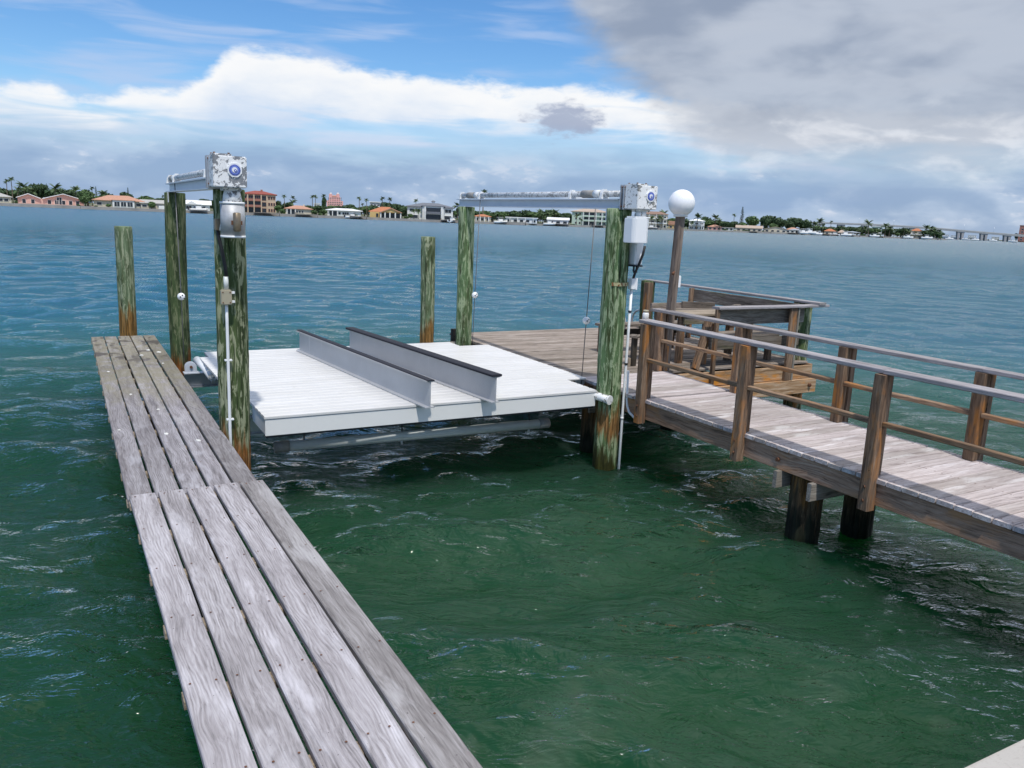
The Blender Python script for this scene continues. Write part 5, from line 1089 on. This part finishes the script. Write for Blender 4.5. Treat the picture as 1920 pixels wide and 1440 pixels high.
# ------------------------------------------------------------------ conduits on the pilings
o = root('conduit', (1.24, 7.44, .1), 'white conduit with tan junction box on the olive lift piling', 'conduit')
MB().tube([(1.245, 7.428, 2.20), (1.245, 7.424, 1.9), (1.243, 7.426, .9), (1.245, 7.428, -.4)], .0135, 12).build('pipe', 'pvc', o)
jb = MB().box((1.195, 7.375, 2.055), (1.285, 7.445, 2.185), 0, .006).build('junction_box', 'tan', o)
for dx_, dz_ in ((.015, .02), (.075, .02), (.015, .11), (.075, .11)): MB().tube([(1.195 + dx_, 7.3755, 2.055 + dz_), (1.195 + dx_, 7.371, 2.055 + dz_)], .006, 8).build('box_screw', 'bolt', jb)
for z in (2.08, 2.16): MB().box((1.285, 7.405, z - .01), (1.315, 7.43, z + .01)).build('mount_ear', 'pvc', jb)
MB().tube([(1.247, 7.425, 2.186), (1.247, 7.425, 2.30)], .021, 12).build('fitting', 'pvc_grey', o)
for z in (1.0, 1.55): MB().box((1.215, 7.415, z - .008), (1.28, 7.455, z + .008), 0, .003).build('strap', 'pvc', o)
o = root('conduit', (5.73, 7.47, 0), 'white conduit and junction box on the bright green lift piling', 'conduit')
MB().tube([(5.752, 7.47, 2.17), (5.748, 7.468, 1.6), (5.742, 7.462, .7), (5.737, 7.45, -.6)], .016, 12).build('pipe', 'pvc', o)
MB().box((5.715, 7.425, 2.16), (5.79, 7.50, 2.285), 0, .006).build('junction_box', 'pvc', o); MB().box((5.772, 7.418, 2.155), (5.795, 7.506, 2.29), 0, .004).build('box_cover', 'plastic', o)
for z in (1.90, 1.28, .62): MB().tube([(5.752 - (2.2 - z) * .007, 7.469 - (2.2 - z) * .005, z - .012), (5.752 - (2.2 - z) * .007, 7.469 - (2.2 - z) * .005, z + .012)], .0205, 12).build('coupling', 'black' if z > 1 else 'pvc', o)
MB().tube([(5.765, 7.44, 1.2), (5.765, 7.43, .86), (5.765, 7.41, .78), (5.76, 7.36, .715), (5.755, 7.25, .675), (5.75, 7.08, .655)], .015, 12).build('bent_conduit', 'pvc', None, 'white conduit bending from the green piling under the walkway', 'conduit')

# ------------------------------------------------------------------ walkway
ZD = .93
wk = root('walkway', (6.43, 3.5, .6), 'pale plank walkway with brown post railings on both sides', 'walkway')
y_ = -.05
wscrew = MB()
while y_ < 7.10:
    wd = .1365 + random.uniform(-.002, .002); e0, e1 = random.uniform(-.004, .003), random.uniform(-.01, .012); dz = random.uniform(-.002, .002)
    timber('plank', (5.742 + e0, y_, ZD - .018 + dz), (7.165 + e1, y_, ZD - .018 + dz), wd, .036, 'deck', wk, None, .005, 4, .003)
    for x_ in (5.80, 6.43, 7.08):
        for dy in (-.04, .04):
            r_ = .006; n = len(wscrew.v); wscrew.v += [(x_ + r_ * math.cos(k * 1.047), y_ + dy + r_ * math.sin(k * 1.047), ZD + dz + .0035) for k in range(6)]; wscrew.face([n + k for k in range(6)])
    y_ += .1445
tag(wscrew.build('screw_heads', 'bolt', wk), 'small screw heads in the deck planks', None, None, 'stuff')
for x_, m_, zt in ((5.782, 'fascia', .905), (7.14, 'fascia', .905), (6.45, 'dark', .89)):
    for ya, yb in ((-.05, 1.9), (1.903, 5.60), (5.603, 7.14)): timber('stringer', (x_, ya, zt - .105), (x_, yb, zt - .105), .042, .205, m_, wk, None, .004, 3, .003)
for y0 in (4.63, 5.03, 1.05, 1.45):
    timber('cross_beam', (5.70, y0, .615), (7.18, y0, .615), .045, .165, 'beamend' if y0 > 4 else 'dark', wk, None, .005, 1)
MB().tube([(5.755, 5.06, .795), (5.735, 5.06, .795)], .02, 8).build('bolt_head', 'bolt', wk)
near_posts = (7.10, 5.545, 4.06, 2.58, 1.10); far_posts = (8.50, 7.02, 5.52, 4.06, 2.58, 1.10)
for y_ in near_posts:
    timber('rail_post', (5.712, y_, .655), (5.712, y_, 1.80), .098, .098, 'post', wk, (1, 0, 0), .006, 3, .004)
    timber('inner_post', (5.808, y_ + .03, .935), (5.808, y_ + .03, 1.80), .085, .070, 'post', wk, (1, 0, 0), .006, 3, .003)
for y_ in far_posts:
    timber('rail_post', (7.09, y_, .935), (7.09, y_, 1.735), .092, .10, 'post', wk, (1, 0, 0), .006, 3, .004)
    timber('outer_post', (7.19, y_ + .01, .68), (7.19, y_ + .01, 1.735), .072, .115, 'post', wk, (1, 0, 0), .006, 3, .003)
for y_ in near_posts:
    for z in (.74, .86): MB().tube([(5.664, y_ + random.uniform(-.01, .01), z), (5.655, y_, z)], .013, 8).build('carriage_bolt', 'bolt', wk)
for ya, yb in ((-.02, 4.055), (4.058, 7.22)): timber('rail_cap', (5.775, ya, 1.823), (5.775, yb, 1.823), .150, .038, 'cap', wk, None, .006, 8, .005)
for ya, yb in ((-.02, 4.055), (4.058, 8.68)): timber('rail_cap', (7.135, ya, 1.755), (7.135, yb, 1.755), .142, .038, 'cap', wk, None, .006, 8, .005)
for a, b_ in zip(near_posts[1:], near_posts): timber('rail', (5.742, a + .05, 1.395), (5.742, b_ - .05, 1.395), .058, .042, 'rail', wk, (1, 0, 0), .006, 4, .004)
for a, b_ in zip(far_posts[1:], far_posts): timber('rail', (7.10, a + .055, 1.355), (7.10, b_ - .055, 1.355), .075, .042, 'rail', wk, (1, 0, 0), .006, 4, .004)

# ------------------------------------------------------------------ dock head
dh = root('plank_dock', (7.9, 10.0, .6), 'wide brown grey plank dock head beyond the boat lift', 'dock')
y_ = 7.215
while y_ < 12.45:
    x1 = 7.165 if y_ < 8.40 else 10.02 + random.uniform(-.012, .012); dz = random.uniform(-.004, .003); mt = 'deck' if y_ < 8.5 else 'tdeck'
    timber('plank', (5.75 + random.uniform(-.015, .012), y_, ZD - .018 + dz), (x1, y_, ZD - .018 + dz), .137 if y_ < 8.5 else .130, .036, mt, dh, None, .005, 5, .004)
    y_ += .1445 if y_ < 8.5 else .150
timber('edge_beam', (5.79, 7.14, .80), (5.79, 12.46, .80), .042, .205, 'fascia', dh, None, .004, 4)
timber('edge_beam', (10.0, 8.36, .80), (10.0, 12.46, .80), .042, .205, 'fascia', dh, None, .004, 4)
timber('edge_beam', (5.815, 12.44, .80), (9.975, 12.44, .80), .042, .205, 'fascia', dh, None, .004, 4)
timber('front_fascia', (7.22, 8.335, .795), (9.97, 8.335, .795), .042, .20, 'orange', dh, None, .004, 4, .003)
timber('front_beam', (7.22, 8.29, .575), (10.02, 8.29, .585), .07, .215, 'orange', dh, None, .006, 4, .004, label='amber stained beam with rusty bolt')
MB().tube([(9.87, 8.256, .60), (9.87, 8.225, .60)], .028, 10).tube([(9.87, 8.225, .60), (9.87, 8.21, .60)], .014, 8).build('beam_bolt', 'bolt', dh)
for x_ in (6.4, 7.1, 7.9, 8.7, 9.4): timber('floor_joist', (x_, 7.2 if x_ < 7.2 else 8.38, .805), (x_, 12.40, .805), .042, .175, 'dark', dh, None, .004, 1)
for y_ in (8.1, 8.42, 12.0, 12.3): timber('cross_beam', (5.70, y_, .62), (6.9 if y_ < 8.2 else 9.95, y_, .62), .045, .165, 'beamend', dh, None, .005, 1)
timber('ledger_board', (4.93, 11.86, .845), (5.72, 11.86, .845), .22, .04, 'beamend', dh, None, .005, 1)
timber('corner_block', (5.70, 12.18, .72), (5.70, 12.18, 1.045), .08, .09, 'dark', dh, (1, 0, 0), .005, 1)

# ------------------------------------------------------------------ corner bench railing
cb = root('corner_bench', (9.3, 10.0, .93), 'built in corner bench with backboards and flat rail caps on the dock head', 'bench')
timber('rail_cap', (9.93, 8.22, 1.842), (9.93, 12.42, 1.842), .145, .036, 'cap', cb, None, .006, 4, .004)
timber('rail_cap', (7.88, 8.31, 1.806), (10.10, 8.31, 1.806), .150, .036, 'cap', cb, None, .006, 4, .003)
timber('backboard', (9.84, 8.55, 1.70), (9.84, 10.95, 1.70), .036, .21, 'old', cb, None, .005, 3, .003)
timber('backboard', (8.05, 8.40, 1.66), (9.74, 8.40, 1.66), .036, .215, 'old', cb, None, .005, 3, .003)
timber('bench_post', (9.40, 8.285, .70), (9.40, 8.285, 1.787), .13, .045, 'post', cb, (1, 0, 0), .005, 2)
timber('bench_post', (9.485, 8.29, .70), (9.485, 8.29, 1.787), .035, .07, 'beamend', cb, (1, 0, 0), .004, 1)
timber('bench_post', (7.90, 8.285, .70), (7.90, 8.285, 1.787), .06, .05, 'post', cb, (1, 0, 0), .005, 2)
timber('bench_post', (8.70, 8.445, .935), (8.70, 8.445, 1.787), .09, .05, 'post', cb, (1, 0, 0), .005, 2)
timber('bench_post', (9.80, 10.98, .935), (9.80, 10.98, 1.823), .09, .06, 'post', cb, (1, 0, 0), .005, 2)
timber('bench_post', (9.72, 12.10, .935), (9.72, 12.10, 1.823), .13, .13, 'post', cb, (1, 0, 0), .006, 2)
for k in range(3): timber('seat_slat', (9.40 + k * .145, 8.60, 1.37), (9.40 + k * .145, 11.4, 1.37), .138, .036, 'old', cb, None, .005, 2, .003)
for k in range(3): timber('seat_slat', (7.95, 8.50 + k * .145, 1.37), (9.32, 8.50 + k * .145, 1.37), .138, .036, 'old', cb, None, .005, 2, .003)
timber('seat_apron', (7.95, 8.447, 1.27), (9.74, 8.447, 1.27), .03, .16, 'old', cb, None, .005, 2)
for x_, y_ in ((9.45, 8.75), (9.72, 9.9), (9.45, 10.0), (9.45, 11.3), (9.72, 11.3), (8.1, 8.72), (8.9, 8.72)): timber('seat_leg', (x_, y_, .935), (x_, y_, 1.35), .085, .085, 'post', cb, (1, 0, 0), .005, 1)
timber('brace', (7.66, 8.38, .94), (8.05, 8.60, 1.62), .11, .05, 'post', cb, (1, 0, 0), .005, 1)

# ------------------------------------------------------------------ cleaning table and low bench
ct = root('cleaning_table', (8.2, 9.15, .93), 'weathered fish cleaning table with raised board rim on the dock head', 'table')
for k in range(5): timber('top_board', (7.70, 8.86 + k * .148, 1.645), (8.86, 8.86 + k * .148, 1.645), .142, .038, 'joist' if k < 3 else 'old', ct, None, .005, 2, .004)
timber('rim_board', (7.72, 9.52, 1.70), (8.30, 9.52, 1.70), .038, .09, 'old', ct, None, .005, 1); timber('rim_board', (8.303, 9.50, 1.715), (8.84, 9.36, 1.705), .038, .10, 'old', ct, None, .005, 1)
timber('rim_board', (8.66, 8.80, 1.70), (9.06, 8.86, 1.70), .038, .085, 'old', ct, None, .005, 1); timber('rim_board', (8.82, 8.94, 1.73), (9.02, 9.0, 1.725), .038, .08, 'old', ct, None, .005, 1)
for x_, y_ in ((7.80, 8.90), (7.80, 9.42), (8.76, 8.90), (8.76, 9.42)): timber('table_leg', (x_, y_, .935), (x_, y_, 1.624), .09, .09, 'post', ct, (1, 0, 0), .006, 2)
timber('apron', (7.78, 8.83, 1.565), (8.78, 8.83, 1.565), .035, .11, 'old', ct, None, .005, 1); timber('apron', (7.78, 9.49, 1.565), (8.78, 9.49, 1.565), .035, .11, 'old', ct, None, .005, 1)
lb_ = root('low_bench', (7.9, 10.3, .93), 'low plank bench standing behind the cleaning table', 'bench')
for k in range(2): timber('seat_slat', (7.15, 9.92 + k * .15, 1.36), (8.80, 9.92 + k * .15, 1.36), .142, .038, 'old', lb_, None, .005, 2, .003)
for x_ in (7.24, 8.66):
    for y_ in (9.90, 10.09): timber('bench_leg', (x_, y_, .935), (x_, y_, 1.34), .085, .05, 'post', lb_, (1, 0, 0), .005, 1)
timber('stretcher', (7.20, 9.995, 1.24), (8.70, 9.995, 1.24), .04, .09, 'dark', lb_, None, .005, 1)
st_ = root('short_stand', (7.0, 8.95, .93), 'short dark wooden stand with flat top behind the first rail post', 'stand')
timber('top', (6.90, 8.86, 1.355), (7.06, 8.96, 1.355), .16, .03, 'old', st_, None, .004, 1); timber('leg', (6.97, 8.90, .935), (6.97, 8.90, 1.338), .075, .06, 'dark', st_, (1, 0, 0), .005, 1); timber('foot', (6.885, 8.90, .935), (6.885, 8.90, 1.05), .05, .06, 'joist', st_, (1, 0, 0), .005, 1)

# ------------------------------------------------------------------ globe lamp post
lp = root('globe_lamp_post', (7.16, 8.33, .93), 'square wooden lamp post with white globe on the dock head corner', 'lamp')
timber('post', (7.235, 8.52, .935), (7.19, 8.40, 3.02), .096, .096, 'lamp', lp, (1, 0, 0), .006, 4, .003)
cx_, cy_, cz_ = 7.188, 8.395, 3.176
g_ = MB().sphere((cx_, cy_, cz_ + .022), .174, 40, 26).build('globe', 'globe', lp)
MB().tube([(cx_, cy_, 3.018), (cx_, cy_, 3.03), (cx_, cy_, 3.062)], [.088, .094, .090], 28).build('globe_collar', 'vinyl_fascia', lp)
MB().box((7.262, 8.42, 2.08), (7.312, 8.50, 2.24), 0, .006).build('outlet_box', 'plastic', None, 'white outlet box on the side of the globe lamp post', 'outlet')
MB().tube([(7.17, 8.42, 2.295), (7.16, 8.395, 2.295), (7.135, 8.385, 2.28)], .012, 8).sphere((7.13, 8.383, 2.275), .022, 10, 8).build('hose_hook', 'bolt', lp)
wc = root('plastic_jar', (8.26, 9.98, 1.384), 'small white jar with yellow lid standing on the low bench', 'jar')
MB().tube([(8.0, 9.98, 1.38), (8.0, 9.98, 1.52), (8.0, 9.98, 1.545)], [.05, .05, .038], 16).build('jar_body', 'plastic', wc); MB().tube([(8.0, 9.98, 1.546), (8.0, 9.98, 1.58)], .042, 16).build('jar_lid', 'tan', wc)
# ladder handle at the outer edge
ld = root('dock_ladder', (9.45, 12.5, .93), 'grey metal ladder handrail curving over the outer dock edge', 'ladder')
for x_ in (9.72, 9.22):
    MB().tube([(x_, 12.10, .93), (x_, 12.10, 1.05)] + [(x_, 12.32 + .22 * math.cos(a), 1.05 + .22 * math.sin(a)) for a in [math.pi - i * math.pi / 10 for i in range(1, 10)]] + [(x_, 12.54, 1.05), (x_, 12.54, -.6)], .021, 12).build('handrail', 'galv', ld)
for z in (.7, .4, .1): MB().tube([(9.22, 12.54, z), (9.72, 12.54, z)], .018, 10).build('rung', 'galv', ld)
